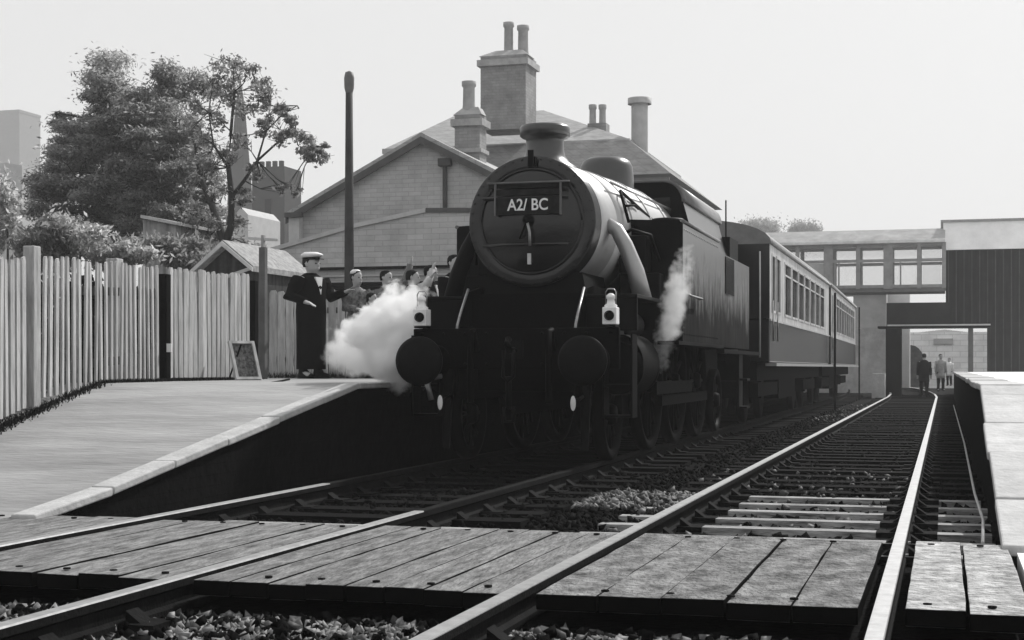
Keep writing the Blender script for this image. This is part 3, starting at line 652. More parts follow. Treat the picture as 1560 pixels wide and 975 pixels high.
# ------------------------------------------------------------------ fences
bv = [MB().prism([(-.045,-.011,0),(.045,-.011,0),(.045,-.011,1.0-.0),(.02+j*.004,-.011,1.03),(-.03,-.011,1.02+j*.005),(-.045,-.011,.995)], (0,.022,0)).mesh('fence_board', FENCE) for j in range(4)]
def fence(label, pts, ztop, zbase, pitch, width=1.0, skip=(), post_m=FENCE, posts=True, face=1, cat='fence'):
    a, b = Vector(pts[0]), Vector(pts[1]); d = b-a; L = d.length; ang = math.atan2(d.y, d.x)
    t = thing('board_fence', label, cat, (a.x, a.y, zbase[0]), group='board fences behind the left platform')
    n = int(L/pitch)
    nrm = Vector((math.sin(ang), -math.cos(ang), 0))*face
    for i in range(n):
        k = (i+.5)/n
        if any(p0 < k < p1 for p0, p1 in skip): continue
        p = a+d*k; zb = zbase[0]+(zbase[1]-zbase[0])*k; zt = ztop[0]+(ztop[1]-ztop[0])*k+random.uniform(-.02,.02)
        inst('board', random.choice(bv), t, (p.x-a.x, p.y-a.y, zb-zbase[0]+.03), (random.uniform(-.012,.012), random.uniform(-.008,.008), ang+random.uniform(-.08,.08)), (width*random.uniform(.85,1.12), 1, (zt-zb-.03)/1.02))
    for f_ in (.22, .78):
        z = [zbase[i]+(ztop[i]-zbase[i])*f_ for i in (0,1)]; q = -nrm*.045
        mb = MB(); p0 = a+q; p1 = b+q; w2 = nrm*.02
        mb.add([(p0-w2)+Vector((0,0,z[0]-.045)),(p1-w2)+Vector((0,0,z[1]-.045)),(p1-w2)+Vector((0,0,z[1]+.045)),(p0-w2)+Vector((0,0,z[0]+.045)),
                (p0+w2)+Vector((0,0,z[0]-.045)),(p1+w2)+Vector((0,0,z[1]-.045)),(p1+w2)+Vector((0,0,z[1]+.045)),(p0+w2)+Vector((0,0,z[0]+.045))],
               [(0,3,2,1),(4,5,6,7),(0,1,5,4),(1,2,6,5),(2,3,7,6),(3,0,4,7)])
        mb.build('fence_rail', FENCED, t, off=(a.x,a.y,zbase[0]))
    return t
def V2(X, D): return (-X, D, 0)
FA, FB, FC, FD = (7.55,9.6),(8.23,12.5),(8.93,16.1),(9.02,18.6)
fence('pale board fence at the left edge, nearest the camera', (V2(*FA),V2(8.15,12.15)), (1.76,1.93), (.17,.54), .135)
fence('long run of narrow pale fence boards with dark gaps between', (V2(*FB),V2(8.90,15.95)), (1.98,2.11), (.62,.775), .15, .70)
fence('darker close boarded fence beside the leaning sign', (V2(8.95,16.25),V2(*FD)), (2.12,2.17), (.78,.78), .125, 1.12)
fence('pale board fence behind the man in the cap', (V2(10.15,21.6),V2(8.2,22.1)), (2.13,2.13), (.78,.78), .13, 1.3)
fence('low board fence behind the waving crowd', (V2(8.15,22.5),V2(5.9,23.1)), (2.02,2.0), (.78,.78), .15, 1.0)
def post(x, y, z0, z1, r, m, label, name='fence_post'):
    o = MB().box((x-r,y-r,z0),(x+r,y+r,z1)).build(name, m, bevel=.01); return tag(o, label, 'post')
post(-8.19, 12.3, .5, 2.07, .06, FENCE, 'tall square pale fence post, nearest the camera')
post(-8.75, 14.7, .7, 2.13, .07, FENCE, 'square pale fence post standing just above the narrow boards')
post(-8.93, 16.12, .7, 2.05, .06, SOOT_SHADE, 'black post in the gap between pale and darker fence')
tag(MB().box((-8.86,16.05,1.12),(-8.80,16.07,1.22)).build('latch_plate', WHITEP), 'small white plate on the black gap post', 'plate')
post(-9.04, 18.75, .7, 2.12, .055, SOOT_SHADE, 'black post at the end of the darker fence')
# sign post with two arms
pp = PZ(401, 575, 21.2); t = thing('sign_post', 'slim timber post with a small crosspiece on top beside the fence end', 'post', (pp.x, pp.y, .775))
MB().box((-.045,-.045,0),(.045,.045,1.85)).build('post', mat('grey_post', .10, .8, .3, 4), t, off=(0,0,0))
MB().box((-.02,-.03,1.85),(.02,.03,2.02)).build('post_tip', TIMB, t, off=(0,0,0))
MB().prism([(-.22,-.02,1.965),(0,-.02,1.945),(.23,-.02,1.93),(.23,-.02,1.965),(0,-.02,1.985),(-.22,-.02,2.0)], (0,.04,0)).build('crosspiece', COPE, t, off=(0,0,0))
# leaning notice board
pp = PZ(379, 577, 19.3); t = thing('leaning_sign', 'small framed notice board leaning back against the fence foot', 'sign', (pp.x, pp.y, .78), rz=math.radians(58))
M_ = Matrix.Rotation(math.radians(-21), 4, 'X')
def S(mb, name, m, par=t):
    mb.v = [tuple(M_ @ Vector(v)) for v in mb.v]; return mb.build(name, m, par, off=(0,0,0))
S(MB().box((-.15,0,.03),(.15,.015,.50)), 'panel', mat('notice_print', .09, .6, .98, 26, island=0))
S(MB().box((-.19,-.02,0),(-.15,.02,.53)).box((.15,-.02,0),(.19,.02,.53)).box((-.15,-.02,0),(.15,.02,.035)).box((-.15,-.02,.495),(.15,.02,.53)), 'sign_frame', CREAM)
MB().tube([(-.1,.02,.45),(-.1,.32,.0)], .012, 6).build('prop', SOOT_SHADE, t, off=(0,0,0))
pp = PZ(409, 606, 17.0)
tag(MB().tube([(pp.x,pp.y,.76),(pp.x+.02,pp.y+.25,.78),(pp.x+.03,pp.y+.5,.80)], .012, 6).build('dark_mark', SOOT_SHADE), 'short bent black mark lying on the platform', 'rod')  # thin black tube drawn for a dark mark
# tall round pole
pp = PZ(532, 560, 26.5); t = thing('tall_pole', 'tall tapered round wooden pole with capped top behind the crowd', 'pole', (pp.x, pp.y, .7))
MB().tube([(0,0,0),(0,0,2.5),(0,0,5.3)], .09, 16, rr=[.092,.082,.06]).build('pole_shaft', mat('pole_wood', .045, .7, .3, 4), t, off=(0,0,0))
MB().lathe([(.06,5.05),(.085,5.15),(.09,5.32),(.07,5.42),(0,5.45)], (0,0,0), 'z', 16).build('pole_cap', mat('pole_cap_metal', .12, .6), t, off=(0,0,0))

# grass at the fence foot
def grass(name, label, path, n, hmin, hmax, wid=.2):
    V = []; Fq = []
    pts = [Vector(p) for p in path]
    for i in range(n):
        k = random.random()*(len(pts)-1); a = int(k); p = pts[a].lerp(pts[a+1], k-a)
        x = p.x+random.gauss(0, wid); y = p.y+random.gauss(0, wid); z = plat_z(y)-.01 if x < -5.6 else p.z
        h = random.uniform(hmin, hmax); a_ = random.uniform(0, 6.28); dx, dy = math.cos(a_)*.008, math.sin(a_)*.008; lx_, ly = random.gauss(0, .35)*h, random.gauss(0, .35)*h
        b = len(V); V += [(x-dx,y-dy,z),(x+dx,y+dy,z),(x+lx_,y+ly,z+h)]; Fq.append((b,b+1,b+2))
    o = npmesh(name, np.array(V), np.array(Fq), GRASS, kind='stuff'); return tag(o, label, 'grass')
grass('grass_tufts', 'dark weeds and grass along the foot of the fence', [(-7.45,9.6,0),(-8.1,12.4,0),(-8.8,16.1,0),(-8.95,18.6,0)], 9000, .012, .06, .05)
grass('grass_patch', 'dark grass under the pale fence behind the man', [(-10.1,21.5,0),(-8.2,22.0,0),(-6,22.9,0)], 2500, .03, .13, .08)
# ------------------------------------------------------------------ station buildings
def bldg(name, label, cat='building', loc=(0,0,0), group=None): return thing(name, label, cat, loc, group=group)
# gabled stone building
GB = bldg('gabled_building', 'grey stone building with broad gable, apex left of the tall chimney', loc=(-12.7, 36, .7))
D = 36; ap = P(645, 203, D); el = P(440, 325, D); er = Vector((2*ap.x-el.x, D, el.z))
wl, wr = el.x+.25, er.x-.25; zt = lambda x: ap.z-.05-abs(x-ap.x)*(ap.z-el.z)/(ap.x-el.x)
MB().prism([(wl,D,.6),(wr,D,.6),(wr,D,zt(wr)-.06),(ap.x,D,ap.z-.1),(wl,D,zt(wl)-.06)], (0,10,0)).build('stone_walls', STONEW, GB)
for sgn, e in ((1, el), (-1, er)):
    a = Vector((ap.x, D-.18, ap.z)); b = Vector((e.x, D-.18, e.z)); n_ = Vector((0,0,.12))
    MB().prism([a, b, b-n_, a-n_], (0,10.3,0)).build('roof_slope', SLATE, GB)
    MB().prism([a-n_*.9+Vector((0,-.03,0)), b-n_*.9+Vector((0,-.03,0)), b-n_*2.4+Vector((0,-.03,0)), a-n_*2.4+Vector((0,-.03,0))], (0,.06,0)).build('bargeboard', mat('barge_paint', .08, .7), GB)
q = P(678, 250, D-.1); q2 = P(678, 316, D-.1)
MB().tube([q2+Vector((0,0,-1.0)), q], .06, 10).box(q+Vector((-.16,-.1,-.05)), q+Vector((.16,.1,.14))).build('downpipe', mat('downpipe_iron', .05, .7), GB)
q = P(441, 330, D-.2); q2 = P(457, 388, D-.2); MB().box((q.x,D-.25,q2.z-.3),(q2.x,D-.012,q.z)).build('corner_pilaster', COPING, GB)
q = P(437, 324, D-.3); MB().box((q.x-.05,D-.35,q.z-.12),(q.x+.42,D-.19,q.z+.0)).build('eaves_bracket', mat('barge_paint', .08), GB)
# lower wall with coping in front
LB = bldg('low_stone_building', 'low stone building with pale sloping coping in front of the gable', loc=(-12.5, 33, .7))
D = 33; a = P(398, 384, D); b = P(540, 343, D); c = P(650, 319, D); d = P(716, 319, D); xr = -8.2; dep = 1.9
pl = [a, b, c, d, Vector((xr, D, d.z))]
MB().prism([(a.x,D,.6),(xr,D,.6)]+[p-Vector((0,0,.05)) for p in pl[::-1]], (0,dep,0)).build('stone_wall', STONEW2, LB)
for p0, p1 in zip(pl[:-1], pl[1:]):
    up = Vector((0,0,.05)); MB().prism([p0+Vector((-.004,-.06,-.07)), p1+Vector((-.012,-.06,-.07)), p1+Vector((-.012,-.06,.03)), p0+Vector((-.004,-.06,.03))], (0,dep+.1,0)).build('coping', COPING if p0.x < c.x-.1 else mat('stained_coping', .09), LB)
for yy, hh, dd, m in ((407,.05,.10,SOOT_SHADE),(431,.07,.22,SOOT_SHADE),(419,.03,.05,COPING),(438,.05,.2,SOOT_SHADE)):
    z = P(560, yy, D-dd).z; MB().box((a.x-.02,D-dd,z-hh),(xr,D-.004,z+hh*.3)).build('gutter' if m is SOOT_SHADE else 'string_course', m, LB)
# shed between (pale horizontal boarding left of the crowd)
# main building with hipped roof
MBD = bldg('station_house', 'large station house with hipped roof behind the locomotive chimney', loc=(-10, 44, .7))
D = 44; e0 = P(583, 227, D); e1 = P(960, 213, D); ez = (e0.z+e1.z)/2; rl = P(690, 172, D+4); rr_ = P(822, 163, D+4)
rz_ = (rl.z+rr_.z)/2; dep = 9
A_ = [(e0.x,D,ez),(e1.x,D,ez),(e1.x,D+dep,ez),(e0.x,D+dep,ez)]; Rg = [(rl.x,D+4.5,rz_),(rr_.x,D+4.5,rz_)]
def roofslab(pts, name, m, par): 
    MB().prism(pts, (0,0,-.10)).build(name, m, par)
roofslab([A_[0],A_[1],Rg[1],Rg[0]], 'front_roof', SLATE, MBD); roofslab([A_[1],A_[2],Rg[1]], 'hip_roof', SLATE, MBD); roofslab([A_[2],A_[3],Rg[0],Rg[1]], 'rear_roof', SLATE, MBD); roofslab([A_[3],A_[0],Rg[0]], 'hip_roof', SLATE, MBD)
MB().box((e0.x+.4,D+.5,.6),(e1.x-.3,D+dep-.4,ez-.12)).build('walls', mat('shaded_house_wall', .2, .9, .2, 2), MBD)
MB().box((e0.x,D-.05,ez-.14),(e1.x,D+.03,ez+.02)).build('gutter', COPING, MBD)
for i in range(13):
    x = e0.x+.8+i*(e1.x-e0.x-1.4)/13; wz0, wz1 = ez-1.0, ez-.25
    wn = MB().box((x,D+.47,wz0),(x+.46,D+.49,wz1)).build('window', GLASSD, MBD)
    MB().box((x-.04,D+.44,wz0-.04),(x,D+.5,wz1+.04)).box((x+.46,D+.44,wz0-.04),(x+.5,D+.5,wz1+.04)).box((x,D+.44,wz1),(x+.46,D+.5,wz1+.04)).box((x,D+.44,wz0-.04),(x+.46,D+.5,wz0)).build('window_frame', GREYP, wn)
# lower hipped canopy roof to the right
CN = bldg('platform_canopy', 'dark sloping canopy roof reaching right past the locomotive dome', loc=(-8, 41, .7))
D = 41; c0 = P(700, 238, D); c1 = P(1022, 264, D); c2 = P(960, 214, D+2.2); c3 = P(820, 214, D+2.2)
cz = c1.z
MB().add([(c0.x,D,cz),(c1.x,D,cz),(c1.x,D+10,cz),(c0.x,D+10,cz),(c0.x+.2,D+2.0,c2.z),(c2.x,D+2.0,c2.z),(c2.x,D+8,c2.z),(c0.x+.2,D+8,c2.z)],
 [(0,3,2,1),(4,5,6,7),(0,1,5,4),(1,2,6,5),(2,3,7,6),(3,0,4,7)]).build('roof', mat('canopy_slate', .15, .8, .3, 3, brick=(.3,.22)), CN)
MB().box((c0.x,D+.02,cz-.55),(c1.x-.05,D+.10,cz-.10)).build('valance', mat('canopy_timber', .12), CN)
for i in range(5):
    x = c0.x+.4+i*(c1.x-c0.x-.8)/4
    MB().box((x-.09,D+.12,.7),(x+.09,D+.3,cz-.15)).build('column', mat('canopy_timber', .12), CN)
# chimneys
def chimney(label, px0, px1, ytop, ybase, D, pots, band=True, round_=False, m=BRICKC, base_plinth=False):
    a = P(px0, ytop, D); b = P(px1, ybase, D); cx = (a.x+b.x)/2; hw = (b.x-a.x)/2
    t = thing('chimney_stack', label, 'chimney', (cx, D, b.z))
    if round_: MB().lathe([(hw,b.z),(hw,a.z)], (cx,D,0), 'z', 24).build('stack', m, t)
    else: MB().box((cx-hw,D-hw*.85,b.z),(cx+hw,D+hw*.85,a.z)).build('stack', m, t)
    if band:
        MB().box((cx-hw-.09,D-hw*.85-.09,a.z-.30),(cx+hw+.09,D+hw*.85+.09,a.z-.12)).build('corbel', COPE if False else mat('corbel_stone', .34), t)
        MB().prism([(cx-hw-.05,D-hw*.85,a.z),(cx+hw+.05,D-hw*.85,a.z),(cx+hw*.7,D-hw*.3,a.z+.22),(cx-hw*.5,D-hw*.3,a.z+.22)], (0,hw*1.2,0)).build('flaunching', mat('corbel_stone', .34), t)
    if base_plinth: MB().box((cx-hw-.06,D-hw*.85-.06,a.z-1.0),(cx+hw+.06,D+hw*.85+.06,a.z-.9)).build('string_course', mat('corbel_stone', .34), t)
    for (q0, q1, qt, qb) in pots:
        u = P(q0, qt, D); v = P(q1, qb, D); r = (v.x-u.x)/2; x = (u.x+v.x)/2
        MB().lathe([(r*.98,v.z-.1),(r*.85,v.z+.15),(r*.8,u.z-.16),(r,u.z-.12),(r,u.z),(r*.75,u.z),(r*.7,u.z-.3)], (x,D,0), 'z', 18).build('chimney_pot', CLAY, t)
    return t
chimney('tall broad brick chimney stack with two pots, the biggest on the roof', 741, 809, 92, 200, 43, [(767,783,35,82),(788,806,40,82)])
chimney('shorter banded chimney stack with one square pot at the gable', 698, 736, 178, 250, 38, [(704,725,125,168)], base_plinth=True)
chimney('small pair of chimney pots on the right slope of the hipped roof', 898, 926, 190, 215, 46, [(897,909,160,192),(912,924,160,192)], band=False)
t = chimney('plain round flue with a flat cap right of the hipped roof', 962, 987, 158, 262, 45, [], band=False, round_=True, m=mat('flue_metal', .36, .7, .2, 2))
a = P(974.5, 153, 45); MB().lathe([(.36,a.z-.12),(.36,a.z+.06),(0,a.z+.1)], (a.x,45,0), 'z', 24).build('flat_cap', mat('flue_metal', .2), t)

# gabled hut behind the fence
HU = thing('gabled_hut', 'small dark wooden hut with pale bargeboards peeking above the fence', 'hut', (P(348,400,24).x, 24, .7))
D = 24; ap = P(348, 371, D); l = P(298, 413, D); r = P(394, 406, D)
MB().prism([(l.x+.12,D,.6),(r.x-.08,D,.6),(r.x-.08,D,r.z),(ap.x,D,ap.z-.03),(l.x+.12,D,l.z)], (0,2.2,0)).build('hut_walls', mat('hut_boards', .05, .8, .5, 6, streak=.5), HU)
for e in (l, r):
    MB().prism([ap+Vector((0,-.22,.05)), e+Vector((0,-.22,0)), e+Vector((0,-.22,-.10)), ap+Vector((0,-.22,-.06))], (0,2.6,0)).build('roof_slope', mat('thatch', .3, .9, .4, 9, 1, 14), HU)
    MB().prism([ap+Vector((0,-.26,.02)), e+Vector((0,-.26,-.03)), e+Vector((0,-.26,-.10)), ap+Vector((0,-.26,-.06))], (0,.035,0)).build('bargeboard', COPE, HU)
MB().prism([P(318,428,D-.1),P(388,404,D-.1),P(390,408,D-.1),P(322,432,D-.1)], (0,.04,0)).build('brace', COPE, HU)
# little pale shed in the trees
D = 36; a = P(218, 330, D); b = P(272, 376, D)
SH = thing('pale_shed', 'small pale boarded shed half hidden among the trees', 'shed', ((a.x+b.x)/2, D, 2.0))
MB().prism([(a.x,D,b.z-1.2),(b.x,D,b.z-1.2),(b.x,D,P(272,344,D).z),(a.x,D,P(218,334,D).z)], (0,1.8,0)).build('shed_walls', mat('pale_boards', .3, .8, .3, 3, streak=.5), SH)
MB().prism([P(214,327,D-.15),P(276,340,D-.15),P(276,344,D-.15),P(214,332,D-.15)], (0,2.2,0)).build('roof', COPE, SH)
# church
a_y = PZ(366,480,210).y
CH = thing('stone_church', 'hazy stone church with square tower and slender spire beyond the trees', 'church', (PZ(400,480,140).x, 128, 1))
Zc = 210; KS = 210/140; a = PZ(366, 118, Zc)
sp_ = MB()
hw = 1.35; zb = PZ(366, 330, Zc).z
for k in range(8): pass
sp_.lathe([(1.75*KS,.0),(1.35*KS,zb),(.5*KS,a.z-3*KS),(.04,a.z)], (a.x,a.y,0), 'z', 8, smooth=False).build('spire', CHURCH, CH)
l = PZ(384, 255, 150); r = PZ(440, 255, 150)
tw = MB().box((l.x,l.y,1),(r.x,l.y+4,l.z)).build('tower', CHURCH, CH)
for i in range(5):
    x = l.x+(r.x-l.x)*(i+.15)/5; MB().box((x,l.y-.02,l.z),(x+.42,l.y+.3,l.z+.55)).build('battlement', CHURCH, tw)
MB().box(((l.x+r.x)/2-.35,l.y-.05,l.z-6),((l.x+r.x)/2+.35,l.y+.1,l.z-3.2)).build('louvre', SOOT_SHADE, tw)
MB().box((a.x-1.9*KS,a.y-1.9*KS,1),(a.x+1.9*KS,a.y+1.9*KS,zb-1)).build('nave', CHURCH, CH)
q = PZ(357,322,120); q2 = PZ(381,380,120); 
o = MB().prism([(q.x,q.y,1),(q2.x,q.y,1),(q2.x,q.y,q.z-.3),((q.x+q2.x)/2,q.y,q.z+.3),(q.x,q.y,q.z-.3)], (0,6,0)).build('small_gabled_house', PALEB); tag(o, 'small pale gabled house below the church', 'house')
a = PZ(-14, 172, 500); b = PZ(38, 245, 500)
t = thing('pale_tower_block', 'faint pale tower in the haze at the left edge', 'building', (a.x, a.y, 1)); MB().box((a.x,a.y,1),(b.x,a.y+12,a.z)).build('tower_walls', mat('faint_tower', .2, .9, .1, 1), t)
MB().box((a.x-.15,a.y-.15,a.z-.3),(b.x+.15,a.y+12.15,a.z+.6)).build('parapet', mat('faint_tower', .2), t)
a = PZ(-40, 240, 150); b = PZ(48, 300, 150); MB_ = MB().prism([(a.x,a.y,1),(b.x,a.y,1),(b.x,a.y,a.z-1),(a.x,a.y,a.z)], (0,8,0)).build('pale_house', PALEB); tag(MB_, 'pale hazy house wall at the left edge behind the trees', 'house')
# ------------------------------------------------------------------ footbridge, stair tower and road bridge
D = 62
FBR = thing('footbridge', 'covered footbridge with two rows of milky window panes across the tracks', 'footbridge', (-4, D, 0))
xa = P(1120,372,D).x; xb = P(1440,372,D).x; zr0, zr1 = P(1300,372,D).z, P(1300,352,D).z; zm = P(1300,398,D).z; zl = P(1300,437,D).z
MB().box((xa,D-.25,zr0),(xb,D+2.6,zr0+.1)).prism([(xa,D-.25,zr0+.1),(xb,D-.25,zr0+.1),(xb,D+1.1,zr1+.12),(xa,D+1.1,zr1+.12)], (0,.1,0)).build('roof', mat('bridge_roof', .62, .8, .2, 2), FBR)
MB().prism([(xa,D-.25,zr0+.1),(xa,D+1.1,zr1+.12),(xa,D+2.6,zr0+.1)], (xb-xa,0,0)).build('roof_cover', mat('bridge_roof', .38), FBR)
MB().box((xa,D,zl-.22),(xb,D+2.3,zl-.04)).build('deck', mat('deck_timber', .14), FBR)
cols = [1175,1215,1262,1307,1353,1400,1438]
for yy in (D, D+2.2):
    for z in (zr0-.05, zm, zl): MB().box((xa,yy-.04,z-.06),(xb,yy+.04,z+.06)).build('horizontal_rail', TIMB, FBR)
    for i, px in enumerate(cols):
        x = P(px,400,D).x; w_ = .18 if px in (1353,1262) else .08
        MB().box((x-w_,yy-.06,zl-.1),(x+w_,yy+.06,zr0)).build('upright', TIMB, FBR)
    for i in range(len(cols)-1):
        x0 = P(cols[i],400,D).x+.1; x1 = P(cols[i+1],400,D).x-.1
        MB().box((x0,yy-.01,zm+.07),(x1,yy+.01,zr0-.12)).build('window_pane', GLASSL, FBR)
        if i == 1 or i == 0: MB().box((x0-.02,yy-.02,zl+.07),(x1+.02,yy+.02,zm-.07)).build('dark_panel', GREYP, FBR)
        else: MB().box((x0,yy-.01,zl+.07),(x1,yy+.01,zm-.07)).build('window_pane', GLASSL, FBR)
for px in (1358, 1372, 1272, 1278): 
    x = P(px,400,D).x; MB().box((x-.03,D-.05,zl),(x+.03,D+.03,zm)).build('glazing_bar', TIMB, FBR)
# tower over the right platform
ST = thing('stair_tower', 'tall dark clad footbridge stair tower with pale top band on the right platform', 'tower', (2, 63, .775))
D = 63; x0 = P(1441,400,D).x; x1 = P(1700,400,D).x; xm = P(1509,400,D).x; zt_ = P(1500,338,D).z; zb_ = P(1500,380,D).z; zo = P(1500,492,D).z
MB().box((x0,D,zo),(x1,D+5,zb_)).box((xm,D+.0,.77),(x1,D+5,zo-.004)).build('clad_walls', CLAD, ST)
n = int((x1-x0)/.3)
cbm = MB().box((-.02,-.03,0),(.02,.0,1)).mesh('cover_strip', CLADS)
for i in range(min(n, 40)):
    x = x0+.1+i*.3; zlow = zo if x < xm else .78
    inst('cladding_strip', cbm, ST, (x-2, 0-.0, zlow-.775), sc=(1,1,(zb_-zlow)))
MB().box((x0-.1,D-.12,zb_+.004),(x1,D+5.1,zt_)).build('pale_fascia', mat('pale_fascia_paint', .85, .8, .15, 1), ST)
MB().box((x0-.2,D-.22,zt_+.003),(x1,D+5.2,zt_+.1)).build('roof_edge', TIMB, ST)
MB().box((x0-.08,D-.08,zo+1.6),(x0-.004,D+.02,zb_)).build('corner_board', COPING, ST)
# road bridge / dark girder with pillar
RB = thing('girder_bridge', 'dark girder bridge on a thick pillar with a pale top edge', 'bridge', (-3, 58.5, 0))
D = 58.5; a = P(1330,462,D); b = P(1509,493,D); p0 = P(1349,497,D); p1 = P(1373,590,D)
MB().box((P(1350,0,D).x,D+.3,p0.z+.004),(P(1447,0,D).x,D+1.2,P(1350,461,D).z)).build('girder', mat('girder_paint', .02, .7, .3, 2), RB)
MB().box((P(1337,0,D).x,D,P(1350,500,D).z),(b.x,D+1.3,p0.z+.0)).build('cross_beam', SOOT_SHADE, RB)
MB().box((P(1352,0,D).x,D-.06,p0.z+.004),(b.x,D+.0,p0.z+.06)).build('beam_edge', COPING, RB)
MB().box((p0.x,D+.1,-.2),(p1.x,D+1.1,P(1350,500,D).z-.004)).build('pillar', SOOT_SHADE, RB)
q = P(1479,560,D); MB().box((q.x-.09,D+.2,.75),(q.x+.09,D+.38,p0.z-.1)).build('slim_column', mat('slim_col', .1), RB)
# things between coach end and pillar
D = 60; a = P(1300,447,D+9); b = P(1350,492,D+9)
o = MB().box((a.x,D+9,0),(b.x,D+12,a.z)).build('grey_hut', GREYP); tag(o, 'plain grey block building under the left end of the footbridge', 'building')
c = P(1245,440,D+9); MB().box((c.x,D+8.8,a.z),(b.x,D+12.1,a.z+.18)).build('flat_roof', COPE, o, off=(0,0,0))
a = P(1352,436,D+12); b = P(1386,463,D+12)
o = MB().box((a.x,D+12,0),(b.x,D+13,a.z)).build('bright_parapet', mat('white_parapet', .8, .8, .1, 2)); tag(o, 'bright white parapet wall seen just under the footbridge', 'wall')  # one even near-white colour over the parapet
# back wall with arched recess and paving
a = P(1300,497,84); b = P(1530,590,84)
WL = thing('stone_back_wall', 'pale stone wall closing the view under the girder bridge', 'wall', (a.x, 84, -.2))
MB().box((a.x-3,84,-.2),(b.x+3,84.8,a.z-.35)).build('wall_face', LIGHTW, WL)
q = P(1388,545,83.9); am = MB(); pts = [(q.x+.95*math.cos(math.radians(k))*.8, 83.93, .9+1.25*math.sin(math.radians(k))) for k in range(0,181,15)]+[(q.x-.76,83.93,-.1),(q.x+.76,83.93,-.1)]
am.prism(pts, (0,.05,0)).build('arched_door', mat('arch_dark', .06, .8, .6, 3), WL)
q = P(1437,520,83.9); MB().box((q.x-.5,83.9,q.z-.15),(q.x+.5,83.99,q.z+.15)).build('wall_lamp', GREYP, WL)
# fence and bits at the end of the train
for px, yt, yb_, D in ((1265,446,560,37.55),(1309,468,566,52.0)):
    q = P(px, yt, D); q = Vector((-(XT-1.45) if D < 40 else q.x, D, q.z))
    o = MB().box((q.x-.025,D-.025,-.15),(q.x+.025,D+.025,q.z)).build('line_side_post', SOOT_SHADE); tag(o, 'slim black post at the gap between the two coaches' if D < 40 else 'slim black post by the far end of the train', 'post')
q0 = P(1309,545,66); q1 = P(1349,545,66)
o = MB().box((q0.x-2,66,-.15),(q1.x,66.2,P(1330,500,66).z)).build('low_pale_wall', mat('low_wall_mat', .6, .9, .3, 2)); tag(o, 'low pale wall between the train end and the pillar', 'wall')
q0 = P(1330,562,56); 
o = MB().box((q0.x,55,-.15),(q0.x+.45,56,.72)).build('pale_box', COPE); tag(o, 'pale flat topped box beside the bridge pillar', 'box')

# ------------------------------------------------------------------ trees
def blob_points(n, c, r, shell=.55):
    d = np.random.normal(size=(n,3)); d /= np.linalg.norm(d, axis=1)[:,None]
    rad = np.random.uniform(0, 1, n)**.5*(1+np.random.exponential(.26, n)); return np.array(c)+d*rad[:,None]*np.array(r)
def leaves(pts, size, flat=0.0, asp=1.8):
    k = len(pts); n = np.random.normal(size=(k,3)); n[:,2] += flat*3; n /= np.linalg.norm(n, axis=1)[:,None]
    u = np.cross(n, np.random.normal(size=(k,3))); u /= np.linalg.norm(u, axis=1)[:,None]; v = np.cross(n, u)
    s = np.random.uniform(.5,1.3,(k,1))*size
    P4 = np.stack([pts-u*s*asp, pts+v*s*.6, pts+u*s*asp, pts-v*s*.6], 1).reshape(-1,3)
    return P4, np.arange(4*k).reshape(-1,4)
def tree(name, label, cat, base, clumps, limbs, leafm, size, per, flat=0, group=None, asp=1.8):
    t = thing(name, label, cat, base, group=group); b = Vector(base)
    tr = MB()
    if len(clumps) > 20:
        nodes_ = [Vector(p) for pts, r0, r1 in limbs for p in pts[1:]]
        for c, rr_, w_ in clumps:
            c = Vector(c); q = min(nodes_, key=lambda p: (p-c).length); m_ = q.lerp(c, .5)+Vector((random.gauss(0,.06), random.gauss(0,.06), random.gauss(0,.08)))
            if (q-c).length < 1.6:
                tr.tube([q-b, m_-b, c-b], .02, 5, rr=[.022,.013,.006])
                for k_ in range(3):
                    e_ = c+Vector((random.gauss(0,rr_[0]), random.gauss(0,rr_[0]), random.gauss(0,rr_[2]))); tr.tube([m_-b, m_.lerp(e_,.5)-b, e_-b], .008, 4, rr=[.01,.007,.003])
    for pts, r0, r1 in limbs:
        k = len(pts); tr.tube([Vector(p)-b for p in pts], r0, 8, rr=[r0+(r1-r0)*i/(k-1) for i in range(k)])
    if limbs: tr.build('trunk', BARK, t, off=(0,0,0))
    allp = np.concatenate([blob_points(int(per*w_), c, r) for c, r, w_ in clumps])-np.array(base)
    V, Q = leaves(allp, size, flat, asp); o = npmesh('crown', V, Q, leafm, t); return t
# dark cedar: layered tiers
D = 40
def cl(px, py, D, rpx, rpy, w_=1.0, dep=None):
    c = P(px, py, D); s = F/zc_at(px, D); return (tuple(c), (rpx/s*CO**0, (dep or rpx)/s, rpy/s), w_)
ced = []
rows = [(98,165,14,10),(118,168,22,9),(140,170,40,9),(165,160,62,9),(185,175,70,9),(205,185,80,10),(228,190,105,11),(250,180,120,12),(272,180,135,12),(295,185,142,13),(318,190,140,14),(345,190,140,16),(375,190,145,18)]
for y, cx, w_, hh in rows:
    m_ = max(3, int(w_/7))
    for k in range(m_):
        px = cx+random.uniform(-1,1)*w_; ed_ = abs(px-cx)/w_
        ced.append(cl(px, y+random.uniform(-9,9)+ed_*8, D+random.uniform(-1.6,1.6), random.uniform(18,34), random.uniform(7,14), .6+.4*(w_>60)))
for k in range(26): ced.append(cl(random.uniform(205,330), random.uniform(105,250), D+random.uniform(-1,2), random.uniform(16,28), random.uniform(10,18), .8))
for k in range(10): ced.append(cl(random.uniform(85,140), random.uniform(175,300), D+random.uniform(-1,1), random.uniform(10,20), random.uniform(3,6), .35))
base = P(190, 500, D); base.z = 1.4
limbs = [([ (base.x,D,1.2),(base.x+.1,D,5),(base.x-.3,D,8.6),tuple(P(166,92,D)) ], .32, .03)]
